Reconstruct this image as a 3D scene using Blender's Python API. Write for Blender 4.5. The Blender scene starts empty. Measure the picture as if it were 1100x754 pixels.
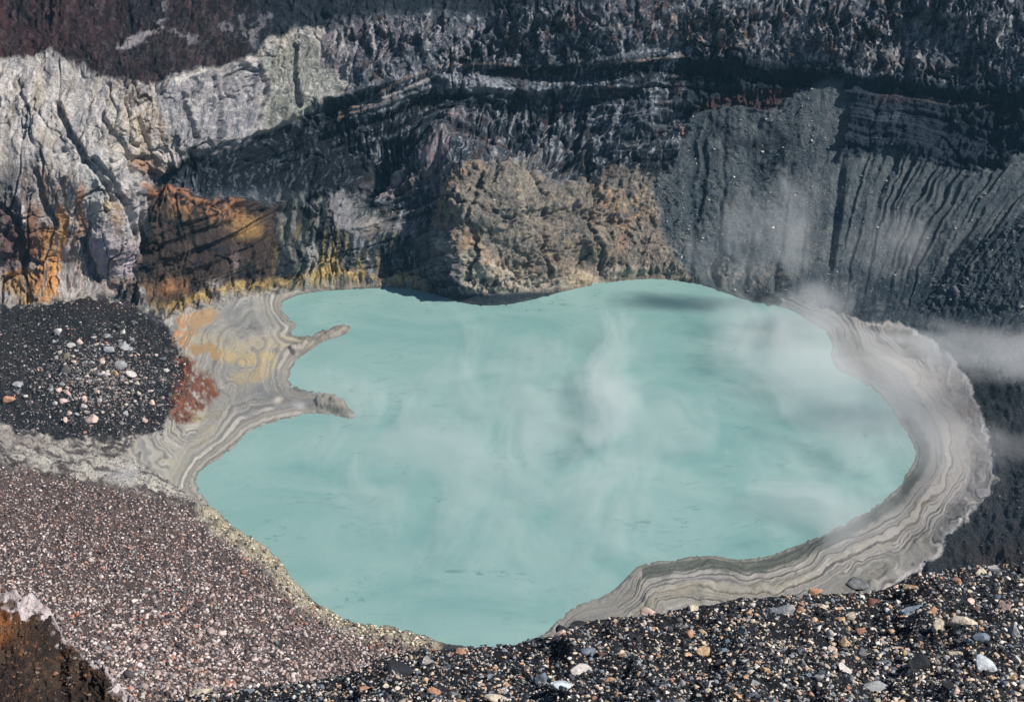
import bpy, math, random
import numpy as np
random.seed(7)
RNG = np.random.default_rng(11)
f32 = np.float32
C = bpy.context.scene.collection
F = 1693.0; CX, CY = 550.0, 377.0; PITCH = math.radians(30); H = 300.0
SP, CP = math.sin(PITCH), math.cos(PITCH)

# ------------------------------------------------------------ surveying: the sight line through a point of the view
def ray(px, py):
    X = (np.asarray(px, float) - CX) / F; Y = -(np.asarray(py, float) - CY) / F
    return np.stack([X, CP + Y * SP, -SP + Y * CP], -1)
def at_z(px, py, z):
    r = ray(px, py); t = (H - np.asarray(z, float)) / (-r[..., 2])
    return np.stack([r[..., 0] * t, r[..., 1] * t, H + r[..., 2] * t], -1)
def at_t(px, py, t):
    r = ray(px, py); t = np.asarray(t, float)
    return np.stack([r[..., 0] * t, r[..., 1] * t, H + r[..., 2] * t], -1)

# ------------------------------------------------------------ noise
TAB = RNG.random((8, 256, 256)).astype(f32)
def vnoise(x, y, k=0):
    x = np.asarray(x, f32); y = np.asarray(y, f32)
    fx = np.floor(x); fy = np.floor(y); ix = fx.astype(np.int32); iy = fy.astype(np.int32)
    u = x - fx; v = y - fy; u = u * u * (3 - 2 * u); v = v * v * (3 - 2 * v)
    T = TAB[k % 8]; x0 = ix & 255; x1 = (ix + 1) & 255; y0 = iy & 255; y1 = (iy + 1) & 255
    a = T[y0, x0]; b = T[y0, x1]; c = T[y1, x0]; d = T[y1, x1]
    return (a + (b - a) * u) * (1 - v) + (c + (d - c) * u) * v
def fbm(x, y, o=4, k=0, g=0.5):
    s = 0; a = 1; n = 0
    for i in range(o):
        s = s + a * (vnoise(x * 2 ** i + 17.3 * i, y * 2 ** i - 9.1 * i, k + i) * 2 - 1); n += a; a *= g
    return s / n
def ridged(x, y, o=3, k=0, g=0.5):
    s = 0; a = 1; n = 0
    for i in range(o):
        s = s + a * (1 - 2 * np.abs(vnoise(x * 2 ** i + 7.7 * i, y * 2 ** i + 3.1 * i, k + i) * 2 - 1)); n += a; a *= g
    return s / n
def facets(x, y, k=0, tilt=1.0):     # broken rock: nearest jittered cell, each cell a plane with its own height and tilt
    x = np.asarray(x, f32); y = np.asarray(y, f32); ix = np.floor(x).astype(np.int32); iy = np.floor(y).astype(np.int32)
    bd = np.full(x.shape, 9, f32); out = np.zeros(x.shape, f32)
    A, B, D, E, G_ = TAB[k % 8], TAB[(k + 1) % 8], TAB[(k + 2) % 8], TAB[(k + 3) % 8], TAB[(k + 4) % 8]
    for a in (-1, 0, 1):
        for b in (-1, 0, 1):
            cx = ix + a; cy = iy + b; hx = cx & 255; hy = cy & 255
            dx = x - cx - A[hy, hx]; dy = y - cy - B[hy, hx]; d = dx * dx + dy * dy
            v = (D[hy, hx] * 2 - 1) + tilt * ((E[hy, hx] * 2 - 1) * dx + (G_[hy, hx] * 2 - 1) * dy)
            m = d < bd; out = np.where(m, v, out); bd = np.where(m, d, bd)
    return out
def ss(a, b, x):
    t = np.clip((x - a) / (b - a), 0, 1); return t * t * (3 - 2 * t)
def lin(c):
    c = np.asarray(c, float) / 255
    return np.where(c <= 0.04045, c / 12.92, ((c + 0.055) / 1.055) ** 2.4)

# ------------------------------------------------------------ the sheet's parameter grid
X0, X1, Y0, Y1 = -340.0, 1440.0, -170.0, 800.0
DX, DY = 1.05, 0.82
NU = int((X1 - X0) / DX) + 1; NV = int((Y1 - Y0) / DY) + 1
U = np.linspace(X0, X1, NU, dtype=f32)[None, :].repeat(NV, 0)
V = np.linspace(Y0, Y1, NV, dtype=f32)[:, None].repeat(NU, 1)
GS = 2.0
GU = np.arange(X0 - 40, X1 + 42, GS, dtype=f32); GV = np.arange(Y0 - 40, Y1 + 42, GS, dtype=f32)
GX, GY = np.meshgrid(GU, GV)
def samp(G, u, v):
    x = np.clip((u - GU[0]) / GS, 0, len(GU) - 1.001); y = np.clip((v - GV[0]) / GS, 0, len(GV) - 1.001)
    ix = x.astype(np.int32); iy = y.astype(np.int32); fx = x - ix; fy = y - iy
    return (G[iy, ix] * (1 - fx) + G[iy, ix + 1] * fx) * (1 - fy) + (G[iy + 1, ix] * (1 - fx) + G[iy + 1, ix + 1] * fx) * fy
def seg_dist(P, closed, gx, gy):
    best = np.full(gx.shape, 1e9, f32); n = len(P)
    for i in range(n if closed else n - 1):
        ax, ay = P[i]; bx, by = P[(i + 1) % n]; dx, dy = bx - ax, by - ay
        t = np.clip(((gx - ax) * dx + (gy - ay) * dy) / (dx * dx + dy * dy + 1e-9), 0, 1)
        best = np.minimum(best, (gx - ax - t * dx) ** 2 + (gy - ay - t * dy) ** 2)
    return np.sqrt(best)
def inside(P, gx, gy):
    r = np.zeros(gx.shape, bool); n = len(P)
    for i in range(n):
        ax, ay = P[i]; bx, by = P[(i + 1) % n]
        if ay == by: continue
        c = ((ay > gy) != (by > gy)) & (gx < (bx - ax) * (gy - ay) / (by - ay) + ax)
        r ^= c
    return r
def sdf(P):            # positive inside
    xs = [p[0] for p in P]; ys = [p[1] for p in P]; G = np.full(GX.shape, -60, f32)
    m = 60
    jx = (GU > min(xs) - m) & (GU < max(xs) + m); jy = (GV > min(ys) - m) & (GV < max(ys) + m)
    s = np.ix_(jy, jx); d = seg_dist(P, True, GX[s], GY[s]); G[s] = np.where(inside(P, GX[s], GY[s]), d, -np.minimum(d, 60))
    return G
def line_d(P, m=60):
    xs = [p[0] for p in P]; ys = [p[1] for p in P]; G = np.full(GX.shape, m, f32)
    jx = (GU > min(xs) - m) & (GU < max(xs) + m); jy = (GV > min(ys) - m) & (GV < max(ys) + m)
    s = np.ix_(jy, jx); G[s] = np.minimum(m, seg_dist(P, False, GX[s], GY[s])); return G
def smooth_poly(P, n=3):
    P = np.array(P, float)
    for _ in range(n):
        Q = np.roll(P, -1, 0); P = np.stack([P * .75 + Q * .25, P * .25 + Q * .75], 1).reshape(-1, 2)
    return P

SHORE = [(300,328),(306,338),(316,345),(319,350),(312,356),(318,362),(330,361),(343,357),(354,351),(364,349),(377,350),(375,357),(362,362),(348,366),(335,375),(321,385),(312,395),
 (310,406),(314,415),(325,419),(338,420),(352,422),(364,424),(371,431),(373,438),(383,445),(380,450),(364,447),(348,444),(330,444),(312,449),(290,454),(266,463),(259,472),(248,484),
 (228,497),(216,505),(209,514),(213,528),(232,548),(258,570),(288,588),(303,603),(311,619),(326,632),(338,647),(354,655),(369,664),(392,670),(420,672),(450,681),(475,690),(497,694),
 (524,693),(553,691),(585,682),(601,664),(615,651),(640,644),(662,633),(681,611),(700,603),(725,601),(745,598),(762,596),(790,601),(815,600),(850,588),(880,576),(910,561),
 (937,545),(960,530),(969,515),(980,501),(984,489),(978,471),(968,455),(957,440),(948,426),(930,413),(912,403),(897,396),(892,384),(896,372),(890,360),(880,352),(868,345),(858,336),
 (842,330),(825,328),(800,322),(780,315),(760,308),(740,303),(720,300),(698,299),(670,301),(650,304),(622,309),(601,314),(580,320),(560,325),(545,327),(520,328),(500,326),
 (485,322),(470,317),(455,312),(438,309),(410,308),(370,311),(340,313),(320,317),(306,322)]
SH = sdf([tuple(p) for p in smooth_poly(SHORE, 1)])

# general warps, shared
W1x = (fbm(U / 22, V / 22, 3, 1) * 9).astype(f32); W1y = (fbm(U / 22 + 50, V / 22, 3, 2) * 9).astype(f32)
W2x = (fbm(U / 6, V / 6, 3, 3) * 3.2).astype(f32); W2y = (fbm(U / 6 + 50, V / 6, 3, 4) * 3.2).astype(f32)
W3x, W3y = W2x * .4, W2y * .4
wob = samp(SH, U, V)
shd = samp(SH, U + W2x * .45, V + W2y * .3)      # positive in the lake

# ------------------------------------------------------------ heights above the lake at surveyed points
pts = []
for p in SHORE[::2]: pts.append((p[0], p[1], 0))
pts += [(-340,-170,160),(0,-170,145),(300,-170,140),(550,-170,138),(800,-170,136),(1100,-170,138),(1440,-170,142),
 (-340,60,115),(-340,300,55),(-340,480,50),(-340,640,60),(-340,800,85),
 (-150,0,115),(-150,160,78),(-150,325,32),(-150,430,28),
 (0,0,107),(0,60,92),(0,170,64),(0,250,38),(0,325,14),(30,330,13),
 (100,0,105),(120,85,86),(120,180,59),(120,260,31),(110,320,12),
 (200,0,103),(200,75,85),(200,160,58),(180,196,45),(210,225,38),(210,290,15),(200,338,4),
 (300,0,100),(300,60,80),(300,130,57),(300,210,31),(300,290,9),
 (400,0,98),(400,90,69),(400,170,43),(400,240,22),
 (480,0,97),(480,70,74),(480,130,53),(475,200,38),(475,260,19),
 (550,0,97),(550,70,73),(560,120,54),(550,180,44),(540,240,28),(530,295,11),
 (640,0,97),(640,66,74),(640,120,54),(640,190,34),(640,260,14),
 (735,0,97),(735,62,74),(735,140,48),(735,200,30),(735,260,12),
 (830,0,96),(830,90,66),(830,150,46),(830,250,20),(850,310,6),
 (950,0,97),(950,90,66),(950,165,44),(950,250,24),(950,320,8),(940,345,5),
 (1060,0,99),(1060,90,69),(1060,180,47),(1060,260,29),(1040,330,14),(1010,372,6),
 (1200,0,103),(1200,200,47),(1200,400,18),(1440,100,80),(1440,400,28),(1440,620,22),
 (1100,400,13),(1064,450,6),(1070,510,6),(1100,520,10),(1045,560,6),(1012,590,6),(990,610,6),(960,628,6),(1100,600,14),(1200,560,20),(900,640,7),
 (180,370,5),(190,430,6),(176,470,6),(100,400,13),(0,400,18),(60,350,14),(0,470,16),(80,480,12),(150,500,9),
 (0,540,24),(100,540,17),(180,560,11),(0,640,42),(120,640,29),(220,640,18),(300,660,9),(0,754,62),(150,754,42),(300,754,22),(400,740,12),(450,720,7),
 (550,740,2),(700,700,3),(800,640,5),(700,640,4),(850,625,5),(600,800,5),(1000,760,10),(1200,800,16),(320,690,11)]
pts = np.array(pts, float)
def tps_fit(p):
    x = p[:, :2] / 300; n = len(x); d = ((x[:, None] - x[None]) ** 2).sum(-1)
    K = 0.5 * d * np.log(d + 1e-12) + np.eye(n) * 2e-4
    Pm = np.c_[np.ones(n), x]; A = np.zeros((n + 3, n + 3)); A[:n, :n] = K; A[:n, n:] = Pm; A[n:, :n] = Pm.T
    return np.linalg.solve(A, np.r_[p[:, 2], 0, 0, 0])
wt = tps_fit(pts)
SS = 3
sub = (GX[::SS, ::SS] / 300, GY[::SS, ::SS] / 300); Zc = wt[-3] + wt[-2] * sub[0] + wt[-1] * sub[1]
for i, p in enumerate(pts):
    d = (sub[0] - p[0] / 300) ** 2 + (sub[1] - p[1] / 300) ** 2; Zc = Zc + wt[i] * 0.5 * d * np.log(d + 1e-12)
def cubic_up(Z, u, v):   # Catmull-Rom lookup keeps the base smooth
    x = (u - GU[0]) / (GS * SS); y = (v - GV[0]) / (GS * SS)
    x = np.clip(x, 1, Z.shape[1] - 3.001); y = np.clip(y, 1, Z.shape[0] - 3.001)
    ix = x.astype(int); iy = y.astype(int); fx = x - ix; fy = y - iy
    def wts(t): return [-.5*t+t*t-.5*t**3, 1-2.5*t*t+1.5*t**3, .5*t+2*t*t-1.5*t**3, -.5*t*t+.5*t**3]
    wx = wts(fx); wy = wts(fy); r = 0
    for a in range(4):
        for b in range(4): r = r + Z[iy + a - 1, ix + b - 1] * wx[b] * wy[a]
    return r
Z = cubic_up(Zc, U, V)
land = np.maximum(-wob, 0)
Z = np.where(wob > 0, 0, Z)
Z = np.maximum(Z, np.minimum(0.05 * land, 1.2))
# bluff steps: a list of curves; above the curve the wall is set back, below it stands proud
def curve_y(P, u):
    P = np.array(P, float); return np.interp(u, P[:, 0], P[:, 1])
LEDGE = [(-340,260),(0,215),(148,196),(190,180),(230,167),(285,141),(330,120),(370,104),(400,96),(430,86),(475,70),(520,68),(600,72),(660,67),(735,61),(800,70),(900,80),(1000,92),(1100,104),(1440,140)]
lw = V + W1y * .35 - curve_y(LEDGE, U)           # negative above the ledge
FOOT = [(-340,400),(-100,338),(0,326),(40,330),(90,319),(125,323),(150,334),(175,342),(205,334),(245,322),(300,316),(340,312),(740,300),(850,322),(900,335),(990,352),(1440,430)]
wallm = ss(6, -10, V - curve_y(FOOT, U))         # 1 on the back wall
# ------------------------------------------------------------ masks of the different kinds of ground
def M(poly, soft=6, warp=1.0, fine=1.0):
    s = sdf(poly); d = samp(s, U + W1x * warp + W2x * fine, V + W1y * warp + W2y * fine); return ss(-soft, soft, d).astype(f32)
def L(P, w=4, soft=3, warp=.6, fine=.7):
    s = line_d(P); d = samp(s, U + W1x * warp + W2x * fine, V + W1y * warp + W2y * fine); return ss(w + soft, w - soft * .3, d).astype(f32)
FAN = [(700,205),(745,120),(790,112),(838,118),(868,92),(900,88),(912,120),(905,168),(925,167),(965,167),(1000,180),(1040,186),(1080,180),(1100,168),(1440,120),(1440,420),
       (1100,420),(1060,400),(1000,362),(950,345),(900,335),(862,322),(800,316),(740,298),(715,260)]
fan = M(FAN, 4, .8, 1.4) * (wob < 0)
MOUND = [(-340,360),(-100,345),(0,328),(60,328),(110,322),(150,335),(176,346),(188,372),(204,392),(200,420),(178,448),(172,462),(120,470),(60,470),(0,456),(-340,480)]
mound = M(MOUND, 4, .7, 2.6)
SCREE = [(-340,490),(0,500),(80,512),(150,535),(200,540),(240,575),(290,610),(330,655),(380,680),(470,700),(600,800),(-340,800)]
scree = M(SCREE, 8, .9, 3)
MUDR = [(600,700),(560,700),(585,640),(700,560),(900,540),(940,430),(850,380),(840,322),(862,322),(890,334),(925,344),(960,348),(985,357),(1002,368),(1022,388),(1042,415),(1056,450),(1066,490),
        (1069,520),(1058,532),(1050,545),(1034,560),(1015,576),(1010,592),(996,606),(975,616),(960,630),(930,645),(800,800),(560,800)]
mudr = M(MUDR, 2.5, .35, 1.8) * (wob < 4)
MUDL = [(178,344),(205,335),(245,323),(300,317),(310,300),(400,330),(400,470),(270,520),(215,545),(200,525),(165,505),(130,490),(150,470),(175,462),(180,448),(202,420),(205,392),(190,372)]
mudl = M(MUDL, 2.5, .25, .7) * (wob < 4) * ss(-3, 3, V - curve_y(FOOT, U) + W2y)
mud = np.clip(mudr + mudl, 0, 1)
wallm = np.where((U > 450) & (U < 745), ss(12, 2, V - curve_y(FOOT, U)), wallm)
wall = np.clip(wallm - fan, 0, 1) * (1 - mud) * (1 - mound)
RUB = [(470,207),(490,188),(520,184),(540,170),(570,174),(600,198),(640,200),(680,190),(735,192),(745,250),(738,300),(700,296),(640,304),(560,322),(528,327),(505,300),(478,262),(468,232)]
rub = M(RUB, 9, 1.1, 4) * wallm
UP = [(-340,-170),(1440,-170),(1440,0),(900,-20),(700,0),(560,10),(440,14),(370,22),(345,32),(312,32),(290,44),(270,62),(235,70),(195,80),(165,92),(130,88),(98,79),(75,68),(55,55),(30,60),(0,64),(-340,80)]
up = M(UP, 3, .5, 1)
PALE = [(-340,80),(0,64),(30,60),(55,55),(75,68),(98,79),(130,88),(165,92),(195,80),(235,70),(270,62),(290,44),(312,32),(345,32),(372,40),(380,92),(330,122),(285,143),(230,168),(185,172),(160,200),
        (150,250),(155,300),(110,318),(60,322),(0,322),(-340,360)]
pale = M(PALE, 4, .5, 1.2)
BLOCKY = [(430,14),(560,12),(700,0),(900,-30),(1440,-60),(1440,120),(1100,88),(1000,82),(900,72),(800,60),(735,55),(660,56),(560,60),(470,66),(380,98),(350,60),(365,24)]
blocky = M(BLOCKY, 8, .6, 1)

# ------------------------------------------------------------ relief in metres, pushed along the wall's own normal
R = np.zeros(U.shape, f32)
lean = U + (V - 200) * 0.10 + W1x * .6
big = fbm(U / 75, V / 95, 3, 5)
R += wall * big * 7
flute = ridged(lean / 15, V / 62 + 3, 3, 2, .55)
fl2 = ridged((lean + W1x) / 6.2, V / 26, 2, 4, .5)
crag = fbm((U + W3x) / 9, (V + W3y) / 12, 4, 6, .62)
blk = fbm((U + W3x) / 17, (V + W3y) / 15, 3, 1, .6)
hard = wall * (1 - .82 * up) * (1 - .55 * rub)
fine = fbm((U + W3x) / 3.4, V / 4.4, 3, 7, .7)
fc1 = facets((lean + W3x) / 11, (V + W3y) / 19, 0, 1.5); fc2 = facets((lean + W3x) / 4.6, (V + W3y) / 8.5, 3, 1.5); fc3 = facets((U + W3x) / 6.5 + 30, (V + W3y) / 5.5, 5, 1.5); fc4 = facets(U / 2.9 + 9, V / 3.6, 6, 1.5)
amp = .38 + .95 * ss(-.25, .35, fbm(U / 70 + 3, V / 42, 3, 2)); hard = hard * amp
R += hard * (1 - .45 * pale) * (flute * 1.3 + fl2 * .4 + crag * .5 + blk * .9 + fc1 * .95 + fc2 * .55 + fc4 * .22) + hard * fine * .3
R += wall * up * fine * .35 + wall * rub * fine * .3 + blocky * wall * fine * .2
R += wall * rub * (blk * 1.0 + fbm(U / 34, V / 26, 2, 3) * 3.2 + crag * .55 * amp + fc3 * .35 + fc1 * .55 + fc4 * .2)
R += wall * up * (1 - blocky) * (ridged((U - V * .25) / 26, V / 80, 2, 3) * .9 + crag * .3 + fc2 * .35 + fc1 * .3)
R += blocky * wall * (ridged((U + W1x) / 13, (V + W1y) / 25, 2, 7, .6) * 1.2 + (crag * .5 + fc1 * .9 + fc2 * .45 + fc3 * .25) * amp)
R -= rub * wall * (L([(520,190),(508,230),(516,270),(505,300)],1.6,2,.5,1.4) * 2.5 + L([(570,178),(585,215),(578,260),(590,300)],1.6,2,.6,1.5) * 2.2 + L([(640,202),(632,240),(645,290)],1.6,2,.6,1.5) * 2.2 + L([(480,215),(540,232),(600,226),(680,246)],1.6,2,.7,1.5) * 1.8)
# open joints: thin deep lines where a noise field changes sign
j1 = np.abs(fbm(lean / 24 + 9, V / 62, 2, 0)); j2 = np.abs(fbm((U + W3x) / 15, (V + W3y) / 24 + 7, 2, 3))
R -= hard * (ss(.050, .0, j1) * 2.6 + ss(.05, .0, j2) * 1.3)
# the great cracks down the pale bluff
for P, w, dpt in [([(62,110),(78,150),(92,172),(108,190),(120,215)],2.6,5),([(100,170),(118,192),(130,220),(140,250)],2.2,4),([(40,185),(48,215),(60,240)],2.2,3.5),([(90,260),(100,285),(108,300)],3,4),
                  ([(20,90),(30,120),(28,150)],1.5,2),([(196,100),(205,125),(214,150)],1.6,2.4),([(230,85),(237,110),(236,140)],1.6,2.4),([(315,50),(318,90),(320,115)],2,2.6),([(275,75),(281,100),(276,130)],2,2.4),
                  ([(150,130),(160,160),(170,168)],1.6,2.4),([(112,120),(118,140),(135,165),(142,200)],1.6,2.4),([(0,220),(20,240),(24,280)],3,3),([(140,210),(146,240),(152,270)],2.4,3.4)]:
    R -= L(P, w, 2, .4, .8) * dpt * wall
# strata benches parallel to the ledge
st = fbm(lw / 9 + 4, U / 260, 3, 2, .6)
below = ss(-4, 6, lw)
R += wall * below * (1 - rub) * (1 - pale * .8) * st * 2.6
st2 = fbm(lw / 3.6 + 4, U / 150, 2, 5, .6); R += wall * below * (1 - rub) * (1 - pale) * st2 * .7 * ss(330, 420, U)
R += wall * ss(10, 1, np.abs(lw + 1)) * (1 - pale * .6) * 1.8 * ss(150, 300, U)       # the ledge lip stands proud
R -= wall * ss(9, 2, np.abs(lw - 11)) * ss(480, 540, U) * 3.4                          # the dark undercut below it
R -= wall * ss(7, 1, np.abs(lw - 33 + W1y * .5)) * ss(330, 400, U) * ss(1000, 800, U) * 2.0
# the central buttress and the shadowed bay on its left
def blob(cx, cy, rx, ry, a=0):
    c, s = math.cos(a), math.sin(a); x = U - cx + W1x * .6; y = V - cy + W1y * .6
    return np.exp(-(((x * c + y * s) / rx) ** 2 + ((-x * s + y * c) / ry) ** 2)).astype(f32)
R += wall * (blob(500,262,34,62) * 12 + blob(585,215,70,40) * 5 + blob(478,160,26,52,-.5) * 6 + blob(500,95,45,16) * 4)
R -= wall * (blob(415,185,45,55) * 9 + blob(250,190,80,26) * 5 + blob(580,125,60,18) * 4 + blob(680,172,60,16) * 3)
R += wall * (blob(300,95,40,50) * 5 + blob(130,250,26,50) * 5 + blob(20,140,60,60) * 3 + blob(205,222,70,16,.1) * 4 + blob(370,262,30,40) * 4)
for P, w, h in [([(735,118),(700,140),(660,166),(620,176),(585,170)],5,-4.5),([(735,108),(700,130),(655,156),(620,166)],4,2.5),([(470,98),(440,130),(405,172),(385,205)],10,-4),([(492,122),(470,148),(440,178),(400,204)],7,4),
                ([(170,176),(230,172),(290,148),(340,124),(400,104)],7,-4),([(150,206),(220,212),(290,222),(345,224)],4,3),([(735,92),(640,96),(560,100)],3,2),([(470,140),(520,148),(570,160)],4,-3)]:
    R += L(P, w, 5, .6, 1) * h * wallm * (1 - fan)
# gullies of the ash fan
k = .10 + .75 * ss(820, 1110, U); gu = U - 0.0 * V + k * (V - 175) + W1x * .8
gn = vnoise(gu / 8.4, V / 260 + .5, 5) * .55 + vnoise(gu / 5.4, V / 160, 6) * .45
rib = 1 - np.abs(gn * 2 - 1) * 2
toe = ss(352, 240, V) * ss(700, 800, U)
top_fin = ss(158, 172, V) * ss(890, 910, U)
R += fan * (gn - .5) * 1.6 * ss(900, 840, U) * ss(110, 150, V)
R += fan * (fine * .3 + fc3 * .25 * ss(900, 800, U) + blk * .9 * ss(900, 820, U)) + fan * (rib * (.25 + 1.35 * toe * (.35 + .65 * ss(850, 920, U)) * (.35 + .65 * top_fin)) + crag * .5)
R += fan * (blob(820,178,20,26,.6) * -4 + ss(8, 0, np.abs(U - 905 - (V - 168) * -.12)) * ss(168, 185, V) * ss(330, 240, V) * -2.5)
dbl = M([(1035,262),(1060,250),(1110,225),(1440,200),(1440,330),(1100,328),(1060,335),(1000,345),(985,330)], 6, .6, 1.5) * (1 - mud)
R += dbl * np.abs(crag) * 2.2
# black mound, scree
R += mound * (fc3 * .25 + fbm(U / 22, V / 14, 3, 4) * .9 + blob(95,330,60,9) * 2.2 + crag * .6 + fc4 * .2)
R += scree * (fbm(U / 30 , V / 12, 3, 1) * .8 + crag * .3)
ash = np.clip(1 - wall - fan - mound - scree - mud, 0, 1)
R += ash * (fbm((U + V * .5) / 30, V / 20, 3, 2) * 1.2 + (crag * .8 + fc3 * .12 + blk * .8) * (.3 + .7 * (U > 700)))
# layered mud: small terraces following the waterline
sd = -samp(SH, U + W1x * .55 + W2x * .4, V + W1y * .5 + W2y * .3)
sdm = sd + fbm(U / 60, V / 60, 3, 6) * 12 + fbm(U / 22, V / 22, 3, 1) * 5 * ss(18, 40, sd)
sdm = sdm + 3 * np.sin(sdm / 13 + U / 140)
bmask = gate0 = ss(-.35, .15, fbm(U / 32 + 8, V / 26, 3, 3))
def bands(f, k): return fbm(sdm / f + 3.3 * k, (U + V) / 420 + k, 2, k, .6)
b1 = bands(3.0, 1); b2 = bands(1.35, 5)
# on the left flat the layers swirl as a marbled sheet
sx = U + W1x * 2.0; sy = V + W1y * 2.2
sw = np.hypot(sx - 318, (sy - 405) * 1.25) + fbm(U / 40, V / 30, 2, 2) * 12
s1 = fbm(sw / 5.0, (U - V) / 300, 2, 3, .6); s2 = fbm(sw / 2.0, (U - V) / 200, 2, 6, .6)
kk = ss(38, 20, sd + W1x * .4); s1 = s1 * (1 - kk) * .8 + b1 * kk; s2 = s2 * (1 - kk) * .8 + b2 * kk
stripes = np.where(U < 560, s1, b1 * (.35 + .65 * bmask)); stripes2 = np.where(U < 560, s2, b2 * (.5 + .5 * bmask))
R += mud * ss(0, 6, -wob) * (stripes * .55 + stripes2 * .38 + np.maximum(0, fbm(U / 20, V / 14, 3, 4)) * .8)
ROCKL = [([(318,378),(340,370),(362,356),(374,353)],4,1.4),([(225,372),(262,374),(300,382)],3,.8),([(345,432),(362,436),(376,445)],6,1.8)]
for P, w, h in ROCKL:
    R += L(P, w, 3, .3, .6) * h * (1 + crag)
R += mud * blob(935,632,16,9) * 3.2 + mud * blob(880,508+60,1,1)
nearshore = ss(0, 7, -wob)
R *= np.maximum(.15 + .85 * nearshore, .6 * wall)
R = np.where(wob > 0, 0, R)
# ------------------------------------------------------------ what the ground is made of: pigment patches, some shade and highlights painted in
COL = np.zeros(U.shape + (3,), f32)
n_a = fbm((U + W2x) / 5, (V + W2y) / 6, 4, 1, .65); n_b = fbm(U / 14 + 5, V / 14, 4, 3, .6); n_v = fbm(lean / 4.2, V / 30, 4, 5, .6); n_v2 = fbm(lean / 9, V / 50 + 5, 3, 6, .6)
n_s = fbm(U / 120, lw / 5.0, 3, 7, .6); n_f = fbm(U / 2.2, V / 2.2, 2, 2)
def put(m, c, op=1.0):
    global COL
    a = np.clip(m * op, 0, 1)[..., None]; COL = COL * (1 - a) + lin(c).astype(f32) * a
n_t = fbm((lean + W2x) / 2.0, V / 9.0, 3, 2, .7); n_t2 = fbm((lean + W2x * 2) / 3.1 + 40, V / 6.5, 3, 0, .7)
def gate(n, lo, hi): return ss(lo, hi, n)
put(np.ones(U.shape), (66, 72, 80))
# wall, below the ledge: dark lavas, streaked
put(wall, (72, 79, 90)); put(wall * gate(n_v, .0, .35), (128, 134, 144), .75); put(wall * gate(n_b, .05, .4), (58, 66, 80), .7)
put(wall * gate(n_s, .1, .4), (98, 92, 96), .45); put(wall * gate(n_a, .2, .5), (128, 124, 126), .35)
put(wall * gate(n_t, .12, .36), (150, 154, 166), .6); put(wall * gate(-n_t2, .1, .35), (48, 54, 66), .5)
# top slope, purplish brown to slate
put(wall * up, (46, 35, 43)); put(wall * up * gate(n_b, 0, .4), (66, 46, 52), .6); put(wall * up * gate(n_a, .15, .4), (92, 80, 86), .45); put(wall * up * gate(n_v2, .1, .3), (34, 32, 42), .5)
put(wall * up * ss(160, 20, U) * gate(n_b + n_v2, -.1, .3), (92, 54, 54), .6); put(wall * up * gate(n_v, .22, .4), (24, 24, 32), .6); put(wall * up * gate(n_t, .2, .4), (112, 92, 96), .4)
put(wall * up * ss(240, 330, U), (44, 56, 68), .8); put(wall * up * gate(n_v, .2, .5) * ss(240, 330, U), (84, 88, 98), .4)
put(wall * blob(30,40,70,30), (72, 48, 50), .45)
for P, w, c, o in [([(128,46),(150,40),(170,33)],3.5,(176,170,176),.8),([(172,30),(175,14),(178,0)],1.8,(150,148,158),.8),([(186,33),(204,40),(218,47)],2,(150,146,152),.7),
                   ([(242,26),(256,40),(268,44),(282,22),(288,16)],5,(140,138,146),.7),([(262,20),(270,48)],4,(140,138,146),.6)]:
    put(L(P, w, 4, .5, 1.6) * gate(n_a, -.25, .1), c, o)
# blocky upper band
put(blocky * wall, (98, 104, 116)); put(blocky * wall * gate(n_v, .0, .3), (122, 124, 132), .7); put(blocky * wall * gate(n_b, .1, .35), (66, 80, 92), .8)
put(blocky * wall * gate(n_a, .1, .35), (150, 142, 146), .5)
put(M([(360,20),(420,14),(440,50),(400,72),(365,66)],9) * wall, (118, 104, 116), .6)
put(M([(600,8),(700,6),(760,14),(745,36),(680,26),(610,34)],8) * wall * gate(n_a, -.2, .2), (128, 116, 124), .6)
put(M([(655,22),(735,12),(800,16),(812,48),(760,56),(735,44),(680,38)],7) * wall * gate(n_a, -.1, .3), (196, 168, 150), .75)
put(blob(905,52,60,22) * wall * gate(n_a, .0, .3), (176, 168, 150), .5); put(blob(880,12,30,12) * wall * gate(n_v, 0, .3), (186, 158, 150), .7)
put(M([(930,-40),(1440,-60),(1440,20),(1100,18),(1010,14)],10) * wall, (82, 72, 84), .7)
put(blob(1080,80,50,14) * wall, (120, 126, 136), .3)
put(blocky * wall * gate(n_t, .1, .33), (158, 158, 168), .65); put(blocky * wall * gate(-n_t2, .08, .3), (44, 56, 70), .6)
put(wall * up * gate(n_t2, .2, .4), (110, 100, 106), .35)
# pale altered bluff
put(pale * wall, (204, 197, 194)); put(pale * wall * gate(n_b, .0, .35), (162, 166, 178), .7); put(pale * wall * gate(n_a, .05, .4), (226, 220, 214), .7)
put(pale * wall * gate(n_v, .05, .35), (134, 134, 142), .55); put(pale * wall * gate(-n_v2, .12, .4), (204, 190, 166), .6)
put(pale * wall * gate(n_v, .3, .5), (66, 68, 78), .6)
put(M([(140,95),(178,92),(182,150),(168,175),(140,180),(110,160)],8) * wall * gate(n_a, -.4, .2), (214, 194, 164), .6)
put(blob(165,140,16,26) * wall * gate(n_v, -.1, .3), (176, 138, 116), .5)
put(M([(168,92),(235,72),(275,70),(282,140),(232,166),(190,168),(172,130)],6) * wall, (142, 142, 156), .65)
put(M([(168,92),(235,72),(275,70),(282,140),(232,166),(190,168),(172,130)],6) * wall * gate(n_v, .05, .3), (94, 102, 118), .6)
put(M([(275,62),(290,46),(322,36),(352,60),(372,96),(330,118),(286,138)],6) * wall, (136, 142, 132), .7)
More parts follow.
